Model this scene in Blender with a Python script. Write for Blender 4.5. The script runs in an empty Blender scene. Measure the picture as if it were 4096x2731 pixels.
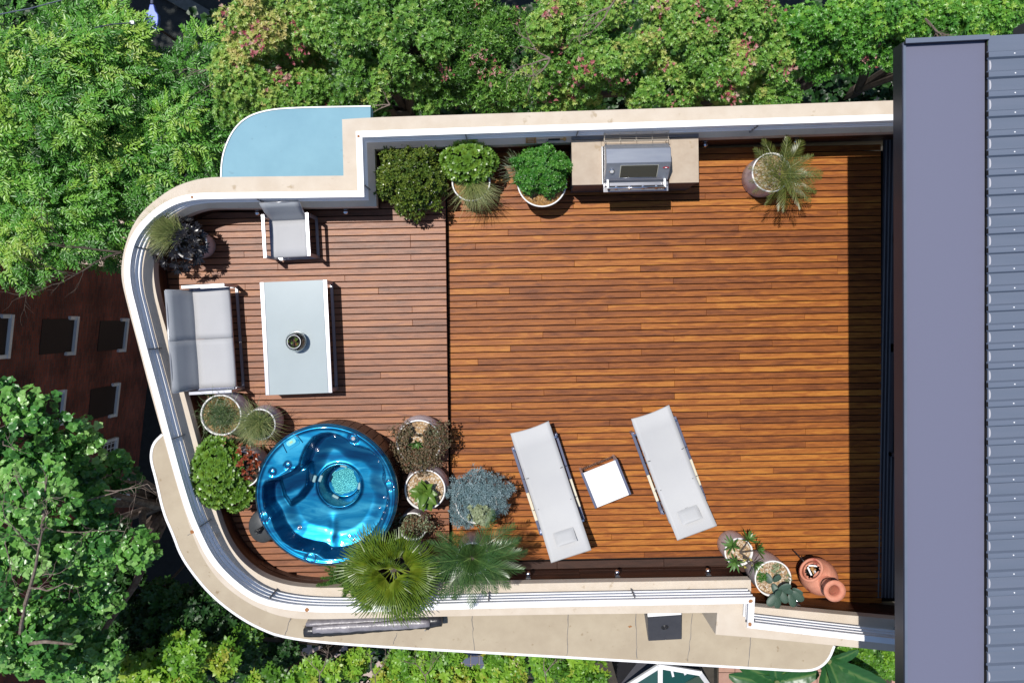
import bpy, bmesh, math, random
import numpy as np
from mathutils import Vector, Matrix

# ------------------------------------------------------------------ camera, light, exposure
scene = bpy.context.scene
COL = scene.collection
H = 11.1            # camera height above the main deck (m)
F = 3000.0          # focal length in photograph pixels
TILT = -math.atan((1365.5 - 1255.0) / F)

cam_d = bpy.data.cameras.new('camera')
cam = bpy.data.objects.new('camera', cam_d)
COL.objects.link(cam)
cam.location = (0, 0, H)
cam.rotation_euler = (TILT, 0, 0)
cam_d.sensor_width = 36.0
cam_d.lens = 36.0 * F / 4096.0
cam_d.clip_start = 0.1
cam_d.clip_end = 500
scene.camera = cam

SUN = Vector((-0.265, 0.225, 1.0)).normalized()     # towards the sun
w = bpy.data.worlds.new('World'); scene.world = w; w.use_nodes = True
nt = w.node_tree; nt.nodes.clear()
sky = nt.nodes.new('ShaderNodeTexSky'); sky.sky_type = 'NISHITA'; sky.sun_disc = False
sky.sun_elevation = math.asin(SUN.z); sky.sun_rotation = math.atan2(SUN.x, SUN.y)
sky.air_density = 1.0; sky.dust_density = 0.3; sky.ozone_density = 1.5
bg = nt.nodes.new('ShaderNodeBackground'); bg.inputs[1].default_value = 0.11
wo = nt.nodes.new('ShaderNodeOutputWorld')
nt.links.new(sky.outputs[0], bg.inputs[0]); nt.links.new(bg.outputs[0], wo.inputs[0])
sd = bpy.data.lights.new('sun', 'SUN'); sd.energy = 4.6; sd.angle = math.radians(0.53); sd.color = (1.0, 0.96, 0.90)
so = bpy.data.objects.new('sun', sd); COL.objects.link(so)
so.location = (-20, 18, 60); so.rotation_euler = (-SUN).to_track_quat('-Z', 'Y').to_euler()
scene.render.engine = 'CYCLES'
scene.view_settings.view_transform = 'Standard'
scene.view_settings.look = 'None'
scene.view_settings.gamma = 1.0
scene.view_settings.use_curve_mapping = False
scene.view_settings.exposure = 0.04

# ------------------------------------------------------------------ helpers
def P(px, py, z):
    """point at height z seen at photograph pixel (px, py)"""
    d = Vector(((px - 2048.0) / F, -(py - 1365.5) / F, -1.0))
    c, s = math.cos(TILT), math.sin(TILT)
    d = Vector((d.x, c * d.y - s * d.z, s * d.y + c * d.z))
    t = (z - H) / d.z
    return Vector((d.x * t, d.y * t, z))

BASE = {}
class MB:
    def __init__(s): s.v = []; s.f = []; s.m = []
    def add(s, vs, fs, mi=0):
        o = len(s.v); s.v.extend([tuple(p) for p in vs]); s.f.extend([tuple(i + o for i in f) for f in fs]); s.m.extend([mi] * len(fs)); return s
    def box(s, c, d, rz=0, M=None, mi=0):
        cx, cy, cz = c; hx, hy, hz = d[0] / 2, d[1] / 2, d[2] / 2
        cs, sn = math.cos(rz), math.sin(rz)
        vs = []
        for z in (-hz, hz):
            for x, y in ((-hx, -hy), (hx, -hy), (hx, hy), (-hx, hy)):
                p = Vector((cx + x * cs - y * sn, cy + x * sn + y * cs, cz + z))
                if M is not None: p = M @ p
                vs.append(p)
        return s.add(vs, [(3, 2, 1, 0), (4, 5, 6, 7), (0, 1, 5, 4), (1, 2, 6, 5), (2, 3, 7, 6), (3, 0, 4, 7)], mi)
    def bar(s, a, b, w, h, up=(0, 0, 1), mi=0):
        a = Vector(a); b = Vector(b); d = (b - a).normalized(); u = Vector(up)
        sd_ = d.cross(u)
        if sd_.length < 1e-4: sd_ = d.cross(Vector((1, 0, 0)))
        sd_.normalize(); u = sd_.cross(d).normalized()
        vs = []
        for p in (a, b):
            for x, y in ((-1, -1), (1, -1), (1, 1), (-1, 1)):
                vs.append(p + sd_ * x * w / 2 + u * y * h / 2)
        return s.add(vs, [(0, 1, 2, 3), (7, 6, 5, 4), (0, 4, 5, 1), (1, 5, 6, 2), (2, 6, 7, 3), (3, 7, 4, 0)], mi)
    def tube(s, pts, r, n=8, mi=0, cap=True):
        pts = [Vector(p) for p in pts]
        rs = r if isinstance(r, (list, tuple)) else [r] * len(pts)
        vs = []; prev = None
        for i, p in enumerate(pts):
            d = (pts[min(i + 1, len(pts) - 1)] - pts[max(i - 1, 0)])
            if d.length < 1e-6: d = Vector((0, 0, 1))
            d.normalize()
            if prev is None:
                a = d.cross(Vector((0, 0, 1)))
                if a.length < .05: a = d.cross(Vector((1, 0, 0)))
            else: a = prev - d * prev.dot(d)
            a.normalize(); prev = a; b = d.cross(a)
            for k in range(n):
                t = 2 * math.pi * k / n
                vs.append(p + (a * math.cos(t) + b * math.sin(t)) * rs[i])
        fs = []
        for i in range(len(pts) - 1):
            for k in range(n):
                fs.append((i * n + k, i * n + (k + 1) % n, (i + 1) * n + (k + 1) % n, (i + 1) * n + k))
        if cap:
            fs.append(tuple(range(n))[::-1]); fs.append(tuple((len(pts) - 1) * n + k for k in range(n)))
        return s.add(vs, fs, mi)
    def lathe(s, prof, c=(0, 0, 0), n=40, mi=0, M=None, close=False):
        vs = []; c = Vector(c)
        for r, z in prof:
            for k in range(n):
                t = 2 * math.pi * k / n
                p = Vector((r * math.cos(t), r * math.sin(t), z))
                if M is not None: p = M @ p
                vs.append(p + c)
        fs = []
        for i in range(len(prof) - 1):
            for k in range(n):
                fs.append((i * n + k, i * n + (k + 1) % n, (i + 1) * n + (k + 1) % n, (i + 1) * n + k))
        if close:
            fs.append(tuple(range(n))[::-1]); fs.append(tuple((len(prof) - 1) * n + k for k in range(n)))
        return s.add(vs, fs, mi)
    def prism(s, poly, z0, z1, mi=0):
        n = len(poly)
        vs = [(p[0], p[1], z0) for p in poly] + [(p[0], p[1], z1) for p in poly]
        fs = [tuple(range(n))[::-1], tuple(range(n, 2 * n))]
        for i in range(n): fs.append((i, (i + 1) % n, n + (i + 1) % n, n + i))
        return s.add(vs, fs, mi)

def obj(name, mb, mat, parent=None, label=None, kind=None, world=False, smooth=False, bevel=0, mesh=None):
    if mesh is None:
        b = Vector((0, 0, 0))
        if world and parent is not None: b = BASE.get(parent.name, Vector((0, 0, 0)))
        mesh = bpy.data.meshes.new(name)
        if isinstance(mb, tuple):
            V, Fc, tint = mb
            mesh_from_np(mesh, V - np.array(b), Fc, tint)
        else:
            mesh.from_pydata([(p[0] - b.x, p[1] - b.y, p[2] - b.z) for p in mb.v], [], mb.f)
            if any(mb.m): mesh.polygons.foreach_set('material_index', mb.m)
            mesh.update()
            if not (len(mb.f) > 20000):
                bm = bmesh.new(); bm.from_mesh(mesh); bmesh.ops.recalc_face_normals(bm, faces=bm.faces); bm.to_mesh(mesh); bm.free()
        for m in (mat if isinstance(mat, (list, tuple)) else [mat]): mesh.materials.append(m)
        if smooth:
            mesh.polygons.foreach_set('use_smooth', [True] * len(mesh.polygons))
    o = bpy.data.objects.new(name, mesh); COL.objects.link(o)
    if parent is not None:
        o.parent = parent
        BASE[o.name] = BASE.get(parent.name, Vector((0, 0, 0)))
    if bevel:
        md = o.modifiers.new('bevel', 'BEVEL'); md.width = bevel; md.segments = 2; md.limit_method = 'ANGLE'; md.angle_limit = .6
    if smooth and not isinstance(mb, tuple) and smooth != 'all':
        pass
    if label: o['label'] = label
    if kind: o['kind'] = kind
    return o

def mesh_from_np(mesh, V, Fc, tint=None):
    nv, nf = len(V), len(Fc); k = Fc.shape[1]
    mesh.vertices.add(nv); mesh.vertices.foreach_set('co', V.astype(np.float32).ravel())
    mesh.loops.add(nf * k); mesh.loops.foreach_set('vertex_index', Fc.astype(np.int32).ravel())
    mesh.polygons.add(nf); mesh.polygons.foreach_set('loop_start', np.arange(0, nf * k, k, dtype=np.int32))
    mesh.polygons.foreach_set('loop_total', np.full(nf, k, dtype=np.int32))
    mesh.update(calc_edges=True)
    if tint is not None:
        a = mesh.attributes.new('tint', 'FLOAT', 'POINT'); a.data.foreach_set('value', tint.astype(np.float32))

def thing(name, label, cat, loc=(0, 0, 0), rotz=0, group=None, kind=None):
    o = bpy.data.objects.new(name, None); COL.objects.link(o); o.empty_display_size = .1
    o.location = loc; o.rotation_euler = (0, 0, rotz)
    BASE[o.name] = Vector(loc)
    tag(o, label, cat, group, kind); return o
def tag(o, label=None, cat=None, group=None, kind=None):
    if label: o['label'] = label
    if cat: o['category'] = cat
    if group: o['group'] = group
    if kind: o['kind'] = kind
    return o
def copy_tree(o, parent=None):
    c = o.copy(); COL.objects.link(c)
    if parent is not None: c.parent = parent
    for ch in [x for x in bpy.data.objects if x.parent == o]: copy_tree(ch, c)
    return c

# ---------- numpy scattering of templates
def bases(N, roll=None, T=None):
    """matrices with z=N ; x = tangent T (or random roll)"""
    N = N / np.linalg.norm(N, axis=1, keepdims=True)
    if T is None:
        a = np.zeros_like(N); a[:, 0] = np.cos(roll); a[:, 1] = np.sin(roll); a[:, 2] = 0.01
    else: a = T
    X = a - N * np.sum(a * N, axis=1, keepdims=True)
    X /= np.maximum(np.linalg.norm(X, axis=1, keepdims=True), 1e-6)
    Y = np.cross(N, X)
    return np.stack([X, Y, N], axis=2)
def scatter(tv, tf, Mx, pos, scale, tint, tvt=None):
    tv = np.asarray(tv, float); tf = np.asarray(tf, int)
    n = len(pos); k = len(tv)
    V = np.einsum('nij,kj->nki', Mx, tv) * np.asarray(scale).reshape(-1, 1, 1) + pos[:, None, :]
    Fc = (tf[None] + (np.arange(n) * k)[:, None, None]).reshape(-1, tf.shape[1])
    tt = np.repeat(tint, k)
    if tvt is not None: tt = tt + np.tile(tvt, n)
    return V.reshape(-1, 3), Fc, tt
def join(parts):
    Vs, Fs, Ts = [], [], []; o = 0
    for V, Fc, t in parts:
        Vs.append(V); Fs.append(Fc + o); Ts.append(t); o += len(V)
    return np.concatenate(Vs), np.concatenate(Fs), np.concatenate(Ts)

def kite(L=1.0, W=.4, fold=.12, droop=.1):
    return np.array([(0, 0, 0), (L * .45, W / 2, fold * W), (L, 0, -droop * L), (L * .45, -W / 2, fold * W)]), np.array([(0, 2, 1), (0, 3, 2)])
def leaf6(L=1.0, W=.4, fold=.1, droop=.12):
    v = [(0, 0, 0), (L * .3, W * .42, fold * W), (L * .7, W * .38, fold * W - droop * L * .4), (L, 0, -droop * L), (L * .7, -W * .38, fold * W - droop * L * .4), (L * .3, -W * .42, fold * W)]
    return np.array(v), np.array([(0, 5, 1), (5, 4, 1), (1, 4, 2), (4, 3, 2)])
def rotz(v, a):
    c, s = math.cos(a), math.sin(a); R = np.array([[c, -s, 0], [s, c, 0], [0, 0, 1]]); return v @ R.T
def roty(v, a):
    c, s = math.cos(a), math.sin(a); R = np.array([[c, 0, s], [0, 1, 0], [-s, 0, c]]); return v @ R.T
def merge(list_vf):
    Vs, Fs = [], []; o = 0
    for v, f in list_vf: Vs.append(v); Fs.append(np.asarray(f) + o); o += len(v)
    return np.concatenate(Vs), np.concatenate(Fs)
def whorl(n=7, W=.34, el=.35, seed=0, six=False):
    r = random.Random(seed); out = []
    for i in range(n):
        v, f = (leaf6 if six else kite)(1.0 * r.uniform(.75, 1.05), W)
        v = roty(v, -el * r.uniform(.2, 1.6)); v = rotz(v, 2 * math.pi * i / n + r.uniform(-.3, .3)); out.append((v, f))
    return merge(out)
def pinnate(n=5, W=.30, seed=1):
    r = random.Random(seed); out = []
    for i in range(n):
        t = (i + .6) / n
        for s in (-1, 1):
            v, f = kite(.40 * (1 - .35 * abs(t - .5)), .125, .15, .15); v = roty(v, r.uniform(-.5, .35))
            v = rotz(v, s * r.uniform(.8, 1.1)); v = v + np.array([t, 0, -.18 * t * t]); out.append((v, f))
    v, f = kite(.4, .16); v = v + np.array([1, 0, -.18]); out.append((v, f))
    return merge(out)

# ---------- paths
def smooth_path(pts, it=2):
    segs = []; cur = [pts[0]]
    for p in pts[1:]:
        cur.append(p)
        if len(p) > 2: segs.append(cur); cur = [p]
    if len(cur) > 1: segs.append(cur)
    out = []
    for sg in segs:
        q = [(p[0], p[1]) for p in sg]
        for _ in range(it if len(q) > 2 else 0):
            n = [q[0]]
            for a, b in zip(q[:-1], q[1:]):
                n.append((a[0] * .75 + b[0] * .25, a[1] * .75 + b[1] * .25)); n.append((a[0] * .25 + b[0] * .75, a[1] * .25 + b[1] * .75))
            n.append(q[-1]); q = n
        if out: q = q[1:]
        out.extend(q)
    return out
def wpath(pts, z, it=2):
    return [(P(x, y, z).x, P(x, y, z).y) for x, y in smooth_path(pts, it)]
def offset(path, d):
    out = []; n = len(path)
    for i in range(n):
        p = Vector(path[i])
        a = (p - Vector(path[i - 1])).normalized() if i > 0 else None
        b = (Vector(path[i + 1]) - p).normalized() if i < n - 1 else None
        if a is None: a = b
        if b is None: b = a
        na = Vector((-a.y, a.x)); nb = Vector((-b.y, b.x))
        m = (na + nb); m.normalize(); m = m / max(.35, m.dot(na))
        q = p + m * d; out.append((q.x, q.y))
    return out
def sweep(mb, path, o0, o1, z0, z1, mi=0):
    a = offset(path, o0); b = offset(path, o1); n = len(path)
    vs = []
    for i in range(n):
        vs += [(a[i][0], a[i][1], z0), (b[i][0], b[i][1], z0), (b[i][0], b[i][1], z1), (a[i][0], a[i][1], z1)]
    fs = [(0, 1, 2, 3), tuple((n - 1) * 4 + k for k in (3, 2, 1, 0))]
    for i in range(n - 1):
        for k in range(4): fs.append((i * 4 + k, i * 4 + (k + 1) % 4, (i + 1) * 4 + (k + 1) % 4, (i + 1) * 4 + k))
    return mb.add(vs, fs, mi)
def resample(path, step):
    out = [Vector(path[0])]; acc = 0
    L = [0]
    for a, b in zip(path[:-1], path[1:]): L.append(L[-1] + (Vector(b) - Vector(a)).length)
    return L
def cut(path, s0, s1):
    L = resample(path, 1); out = []
    def at(s):
        for i in range(len(L) - 1):
            if L[i + 1] >= s:
                t = (s - L[i]) / max(1e-9, L[i + 1] - L[i]); a = Vector(path[i]); b = Vector(path[i + 1]); return tuple(a.lerp(b, t))
        return tuple(path[-1])
    out.append(at(s0))
    for i, l in enumerate(L):
        if s0 + 1e-4 < l < s1 - 1e-4: out.append(tuple(path[i]))
    out.append(at(s1)); return out

# ------------------------------------------------------------------ materials
def srgb(r, g, b, k=1.0):
    f = lambda c: (c / 255 / 12.92 if c / 255 <= .04045 else ((c / 255 + .055) / 1.055) ** 2.4) * k
    return (f(r), f(g), f(b))
def mat(name, c1, c2=None, scale=4, rough=.6, metal=0, spec=.5, bump=0, bscale=60, coat=0, rnd=0, stretch=(1, 1, 1), c3=None, spot=None, detail=6, trans=0, ior=1.45, aniso=None):
    m = bpy.data.materials.new(name); m.use_nodes = True; t = m.node_tree; N = t.nodes; Lk = t.links
    b = N['Principled BSDF']; b.inputs['Roughness'].default_value = rough; b.inputs['Metallic'].default_value = metal
    b.inputs['Specular IOR Level'].default_value = spec; b.inputs['IOR'].default_value = ior
    if coat: b.inputs['Coat Weight'].default_value = coat; b.inputs['Coat Roughness'].default_value = .08
    if trans: b.inputs['Transmission Weight'].default_value = trans
    tc = N.new('ShaderNodeTexCoord'); mp = N.new('ShaderNodeMapping'); mp.inputs['Scale'].default_value = stretch
    Lk.new(tc.outputs['Object'], mp.inputs[0]); oi = N.new('ShaderNodeObjectInfo')
    if rnd:
        mu = N.new('ShaderNodeMath'); mu.operation = 'MULTIPLY'; mu.inputs[1].default_value = 40; Lk.new(oi.outputs['Random'], mu.inputs[0])
        cb = N.new('ShaderNodeCombineXYZ'); [Lk.new(mu.outputs[0], cb.inputs[i]) for i in range(3)]; Lk.new(cb.outputs[0], mp.inputs['Location'])
    col = None
    if c2 is None and not rnd: b.inputs['Base Color'].default_value = (*c1, 1)
    else:
        if c2 is None: c2 = tuple(x * .8 for x in c1)
        nz = N.new('ShaderNodeTexNoise'); nz.inputs['Scale'].default_value = scale; nz.inputs['Detail'].default_value = detail; nz.inputs['Roughness'].default_value = .6
        Lk.new(mp.outputs[0], nz.inputs['Vector'])
        cr = N.new('ShaderNodeValToRGB'); e = cr.color_ramp.elements
        e[0].position = .35; e[0].color = (*c1, 1); e[1].position = .65; e[1].color = (*c2, 1)
        if c3: k = e.new(.5); k.color = (*c3, 1)
        Lk.new(nz.outputs[0], cr.inputs[0]); col = cr.outputs[0]
        if spot:
            n2 = N.new('ShaderNodeTexNoise'); n2.inputs['Scale'].default_value = spot[1]; n2.inputs['Detail'].default_value = 8; Lk.new(mp.outputs[0], n2.inputs['Vector'])
            r2 = N.new('ShaderNodeValToRGB'); r2.color_ramp.elements[0].position = spot[2]; r2.color_ramp.elements[1].position = spot[2] + .08
            Lk.new(n2.outputs[0], r2.inputs[0]); mx = N.new('ShaderNodeMix'); mx.data_type = 'RGBA'; Lk.new(r2.outputs[0], mx.inputs[0]); Lk.new(col, mx.inputs[6]); mx.inputs[7].default_value = (*spot[0], 1); col = mx.outputs[2]
        if rnd:
            hs = N.new('ShaderNodeHueSaturation'); mr = N.new('ShaderNodeMapRange'); mr.inputs[3].default_value = 1 - rnd; mr.inputs[4].default_value = 1 + rnd
            Lk.new(oi.outputs['Random'], mr.inputs[0]); Lk.new(mr.outputs[0], hs.inputs['Value']); Lk.new(col, hs.inputs['Color'])
            m2 = N.new('ShaderNodeMath'); m2.operation = 'MULTIPLY'; m2.inputs[1].default_value = 7.31; m3 = N.new('ShaderNodeMath'); m3.operation = 'FRACT'
            Lk.new(oi.outputs['Random'], m2.inputs[0]); Lk.new(m2.outputs[0], m3.inputs[0]); mr2 = N.new('ShaderNodeMapRange'); mr2.inputs[3].default_value = .5 - rnd * .035; mr2.inputs[4].default_value = .5 + rnd * .035
            Lk.new(m3.outputs[0], mr2.inputs[0]); Lk.new(mr2.outputs[0], hs.inputs['Hue']); col = hs.outputs[0]
        Lk.new(col, b.inputs['Base Color'])
    if bump:
        nb = N.new('ShaderNodeTexNoise'); nb.inputs['Scale'].default_value = bscale; nb.inputs['Detail'].default_value = 4; Lk.new(mp.outputs[0], nb.inputs['Vector'])
        bp = N.new('ShaderNodeBump'); bp.inputs['Strength'].default_value = bump; bp.inputs['Distance'].default_value = .01
        Lk.new(nb.outputs[0], bp.inputs['Height']); Lk.new(bp.outputs[0], b.inputs['Normal'])
    return m
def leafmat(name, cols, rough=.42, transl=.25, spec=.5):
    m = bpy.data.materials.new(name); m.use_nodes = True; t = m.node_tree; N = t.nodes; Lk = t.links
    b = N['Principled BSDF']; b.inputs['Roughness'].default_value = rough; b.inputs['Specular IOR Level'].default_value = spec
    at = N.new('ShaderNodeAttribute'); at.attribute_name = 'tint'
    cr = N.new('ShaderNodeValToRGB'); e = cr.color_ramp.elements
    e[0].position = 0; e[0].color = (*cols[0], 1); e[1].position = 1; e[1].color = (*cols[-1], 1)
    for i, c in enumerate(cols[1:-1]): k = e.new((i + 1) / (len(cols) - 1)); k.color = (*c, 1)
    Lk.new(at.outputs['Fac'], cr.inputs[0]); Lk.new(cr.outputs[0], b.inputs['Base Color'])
    tr = N.new('ShaderNodeBsdfTranslucent'); hs = N.new('ShaderNodeHueSaturation'); hs.inputs['Value'].default_value = 1.5; hs.inputs['Hue'].default_value = .48
    Lk.new(cr.outputs[0], hs.inputs['Color']); Lk.new(hs.outputs[0], tr.inputs[0])
    mx = N.new('ShaderNodeMixShader'); mx.inputs[0].default_value = transl
    Lk.new(b.outputs[0], mx.inputs[1]); Lk.new(tr.outputs[0], mx.inputs[2]); Lk.new(mx.outputs[0], N['Material Output'].inputs[0])
    return m

def woodmat(name, cols, rough=.4, spec=.5, rnd=.35):
    """timber board: colour picked per board, long grain along X, darker streaks"""
    m = bpy.data.materials.new(name); m.use_nodes = True; t = m.node_tree; N = t.nodes; Lk = t.links
    b = N['Principled BSDF']; b.inputs['Specular IOR Level'].default_value = spec
    tc = N.new('ShaderNodeTexCoord'); oi = N.new('ShaderNodeObjectInfo')
    mu = N.new('ShaderNodeMath'); mu.operation = 'MULTIPLY'; mu.inputs[1].default_value = 57; Lk.new(oi.outputs['Random'], mu.inputs[0])
    cb = N.new('ShaderNodeCombineXYZ'); [Lk.new(mu.outputs[0], cb.inputs[i]) for i in range(3)]
    def noise(sx, sy, sc, det, rg=.6, dist=0):
        mp = N.new('ShaderNodeMapping'); mp.inputs['Scale'].default_value = (sx, sy, sy); Lk.new(tc.outputs['Object'], mp.inputs[0]); Lk.new(cb.outputs[0], mp.inputs['Location'])
        nz = N.new('ShaderNodeTexNoise'); nz.inputs['Scale'].default_value = sc; nz.inputs['Detail'].default_value = det; nz.inputs['Roughness'].default_value = rg; nz.inputs['Distortion'].default_value = dist
        Lk.new(mp.outputs[0], nz.inputs['Vector']); return nz.outputs[0]
    n1 = noise(1.6, 12, 1.7, 4, .6, .8)      # broad figure
    n2 = noise(2.5, 60, 2.2, 5)            # grain
    # per-board base value
    add = N.new('ShaderNodeMath'); add.operation = 'MULTIPLY_ADD'; Lk.new(n1, add.inputs[0]); add.inputs[1].default_value = 1.25
    m2 = N.new('ShaderNodeMath'); m2.operation = 'MULTIPLY_ADD'; Lk.new(oi.outputs['Random'], m2.inputs[0]); m2.inputs[1].default_value = .42; m2.inputs[2].default_value = -.32
    Lk.new(m2.outputs[0], add.inputs[2])
    a3 = N.new('ShaderNodeMath'); a3.operation = 'MULTIPLY_ADD'; Lk.new(n2, a3.inputs[0]); a3.inputs[1].default_value = .45; Lk.new(add.outputs[0], a3.inputs[2])
    a4 = N.new('ShaderNodeMath'); a4.operation = 'SUBTRACT'; Lk.new(a3.outputs[0], a4.inputs[0]); a4.inputs[1].default_value = .22; a4.use_clamp = True
    cr = N.new('ShaderNodeValToRGB'); e = cr.color_ramp.elements
    e[0].position = .1; e[0].color = (*cols[0], 1); e[1].position = .85; e[1].color = (*cols[-1], 1)
    for i, c in enumerate(cols[1:-1]): k = e.new(.1 + .75 * (i + 1) / (len(cols) - 1)); k.color = (*c, 1)
    Lk.new(a4.outputs[0], cr.inputs[0])
    # dark cracks in the grain
    n3 = noise(5, 90, 2.5, 6, .7); rr = N.new('ShaderNodeValToRGB'); rr.color_ramp.elements[0].position = .28; rr.color_ramp.elements[1].position = .42
    rr.color_ramp.elements[0].color = (.45, .42, .4, 1); Lk.new(n3, rr.inputs[0])
    mx = N.new('ShaderNodeMix'); mx.data_type = 'RGBA'; mx.blend_type = 'MULTIPLY'; mx.inputs[0].default_value = 1; Lk.new(cr.outputs[0], mx.inputs[6]); Lk.new(rr.outputs[0], mx.inputs[7])
    Lk.new(mx.outputs[2], b.inputs['Base Color'])
    rm = N.new('ShaderNodeMapRange'); rm.inputs[3].default_value = rough - .08; rm.inputs[4].default_value = rough + .14; Lk.new(n2, rm.inputs[0]); Lk.new(rm.outputs[0], b.inputs['Roughness'])
    bp = N.new('ShaderNodeBump'); bp.inputs['Strength'].default_value = .35; bp.inputs['Distance'].default_value = .004; Lk.new(n3, bp.inputs['Height']); Lk.new(bp.outputs[0], b.inputs['Normal'])
    return m

K = .68
M = {}
M['deck'] = woodmat('merbau_boards', [srgb(118, 68, 42, K), srgb(150, 88, 48, K), srgb(180, 108, 52, K), srgb(208, 136, 62, K)], .42, .2)
M['deck_w'] = woodmat('weathered_glare_boards', [srgb(116, 74, 52, K), srgb(146, 94, 66, K), srgb(170, 110, 76, K), srgb(190, 126, 78, K)], .42, .4)  # weathered timber, with sun glare also put into the pinker tone
M['border'] = woodmat('border_boards', [srgb(62, 42, 34, K), srgb(78, 52, 42, K), srgb(90, 62, 50, K)], .5, .3)
M['clad'] = woodmat('wall_cladding', [srgb(56, 32, 22, K), srgb(72, 42, 30, K), srgb(86, 50, 34, K)], .38, .45)
M['joist'] = mat('dark_subframe', (.006, .005, .005), rough=.95)
M['render'] = mat('cream_render', srgb(228, 212, 192, K), srgb(238, 224, 206, K), 3, .85, bump=.15, bscale=90, spot=(srgb(205, 186, 160, K), 7, .66))
M['slab'] = mat('tan_concrete', srgb(196, 180, 156, K), srgb(208, 193, 168, K), 2.5, .9, bump=.2, bscale=80, spot=(srgb(170, 150, 122, K), 9, .66))
M['rail'] = mat('white_paint', (.82, .82, .83), (.74, .74, .76), 2, .45, bump=.03)
M['blue'] = mat('pale_blue_paint', srgb(140, 190, 212, .62), srgb(152, 202, 222, .62), 1.2, .75, spot=(srgb(130, 172, 190, .6), 4, .68), bump=.1)
M['roof'] = mat('blue_grey_steel', srgb(130, 132, 156, .60), srgb(131, 133, 158, .60), 60, .5, bump=.04, bscale=300)
M['roofd'] = mat('dark_fascia_steel', srgb(70, 74, 92, .5), rough=.3, metal=.5)
M['sheet'] = mat('ribbed_roof_sheet', srgb(136, 146, 166, .6), srgb(128, 140, 160, .6), 1.5, .42, metal=.15, stretch=(.3, 4, 1))
M['white'] = mat('white_metal', (.80, .80, .80), rough=.3, coat=.3)
M['alu'] = mat('silver_frame', (.52, .52, .55), (.44, .44, .47), 3, .28, metal=.6)
M['alud'] = mat('grey_blue_frame', srgb(128, 134, 160, .6), rough=.35, metal=.3)
M['cream'] = mat('cream_tone', srgb(235, 228, 205, .75), rough=.5)
M['sling'] = mat('pale_grey_sling', (.41, .41, .42), (.385, .385, .395), 2, .7, bump=.1, bscale=400)
M['glass_top'] = mat('frosted_glass_top', srgb(198, 210, 212, .62), srgb(204, 216, 218, .62), 1.5, .18, coat=.4)
M['steel'] = mat('brushed_steel', (.42, .42, .44), (.30, .30, .32), 3, .3, metal=.9, stretch=(1, 14, 14))
M['chrome'] = mat('chrome', (.75, .75, .77), rough=.12, metal=1)
M['black'] = mat('black_plastic', (.012, .012, .014), rough=.35)
M['blackg'] = mat('dark_glass', (.01, .012, .012), rough=.06, coat=1)
M['stone'] = mat('stone_benchtop', srgb(200, 180, 158, K), srgb(212, 194, 172, K), 6, .7, spot=(srgb(184, 160, 128, K), 5, .66), bump=.08)
M['dgrey'] = mat('dark_grey', (.045, .045, .055), (.055, .055, .065), 5, .5)
M['mgrey'] = mat('mid_grey', (.16, .16, .17), rough=.6)
M['pot'] = mat('lilac_white_glaze', srgb(214, 202, 206, .72), srgb(224, 212, 214, .72), 5, .4, coat=.15)
M['potw'] = mat('white_rim', (.78, .76, .74), rough=.45)
M['mulch'] = mat('straw_mulch', srgb(206, 160, 96, .6), srgb(120, 82, 46, .6), 60, .9, bump=.8, bscale=80)
M['soil'] = mat('dark_soil', (.03, .022, .015), (.06, .045, .03), 30, .95, bump=.6)
M['pebble'] = mat('pebbles', srgb(214, 176, 122, .65), srgb(150, 112, 74, .65), 40, .6, bump=.6, bscale=50)
M['terra'] = mat('terracotta', srgb(222, 140, 112, .72), srgb(236, 164, 136, .72), 7, .75, spot=(srgb(196, 84, 72, .6), 4, .6), bump=.3, bscale=40)
M['dark'] = mat('char_and_gap_shade', (.012, .009, .008), rough=.95)  # char in the chiminea, painted shade in the roof gaps
M['vinyl'] = mat('black_vinyl', (.02, .02, .024), (.035, .035, .04), 20, .3, bump=.5, bscale=25)
M['vinylg'] = mat('silver_grey_vinyl', srgb(156, 152, 160, .55), srgb(186, 182, 190, .55), 9, .32, bump=.6, bscale=22)
M['bark'] = mat('pale_bark', srgb(178, 160, 148, .55), srgb(120, 104, 94, .55), 8, .9, bump=.5)
M['barkd'] = mat('dark_bark', (.05, .038, .03), (.09, .07, .055), 8, .95, bump=.5)
M['asphalt'] = mat('asphalt', (.030, .034, .032), (.042, .046, .044), 5, .9, bump=.2)
M['kerb'] = mat('concrete_kerb', (.16, .17, .16), (.12, .13, .12), 6, .9)
M['footpath'] = mat('pink_footpath', srgb(226, 204, 192, .62), srgb(212, 190, 178, .62), 2.5, .9, spot=(srgb(170, 150, 140, .6), 6, .66))
M['paving'] = mat('terracotta_paving', srgb(214, 170, 150, .6), srgb(200, 154, 134, .6), 5, .85, rnd=.1)
M['dirt'] = mat('garden_soil', (.035, .03, .022), (.06, .05, .038), 4, .95, bump=.5)
M['grille'] = mat('wire', (.45, .40, .33), rough=.35, metal=.7)
M['red'] = mat('red_badge', (.45, .01, .02), rough=.3)
M['rust'] = mat('rust_patch', srgb(176, 112, 66, .6), srgb(206, 150, 100, .6), 30, .9)
M['woodc'] = mat('firewood', srgb(222, 178, 112, .7), srgb(180, 130, 80, .7), 9, .8)

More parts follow.
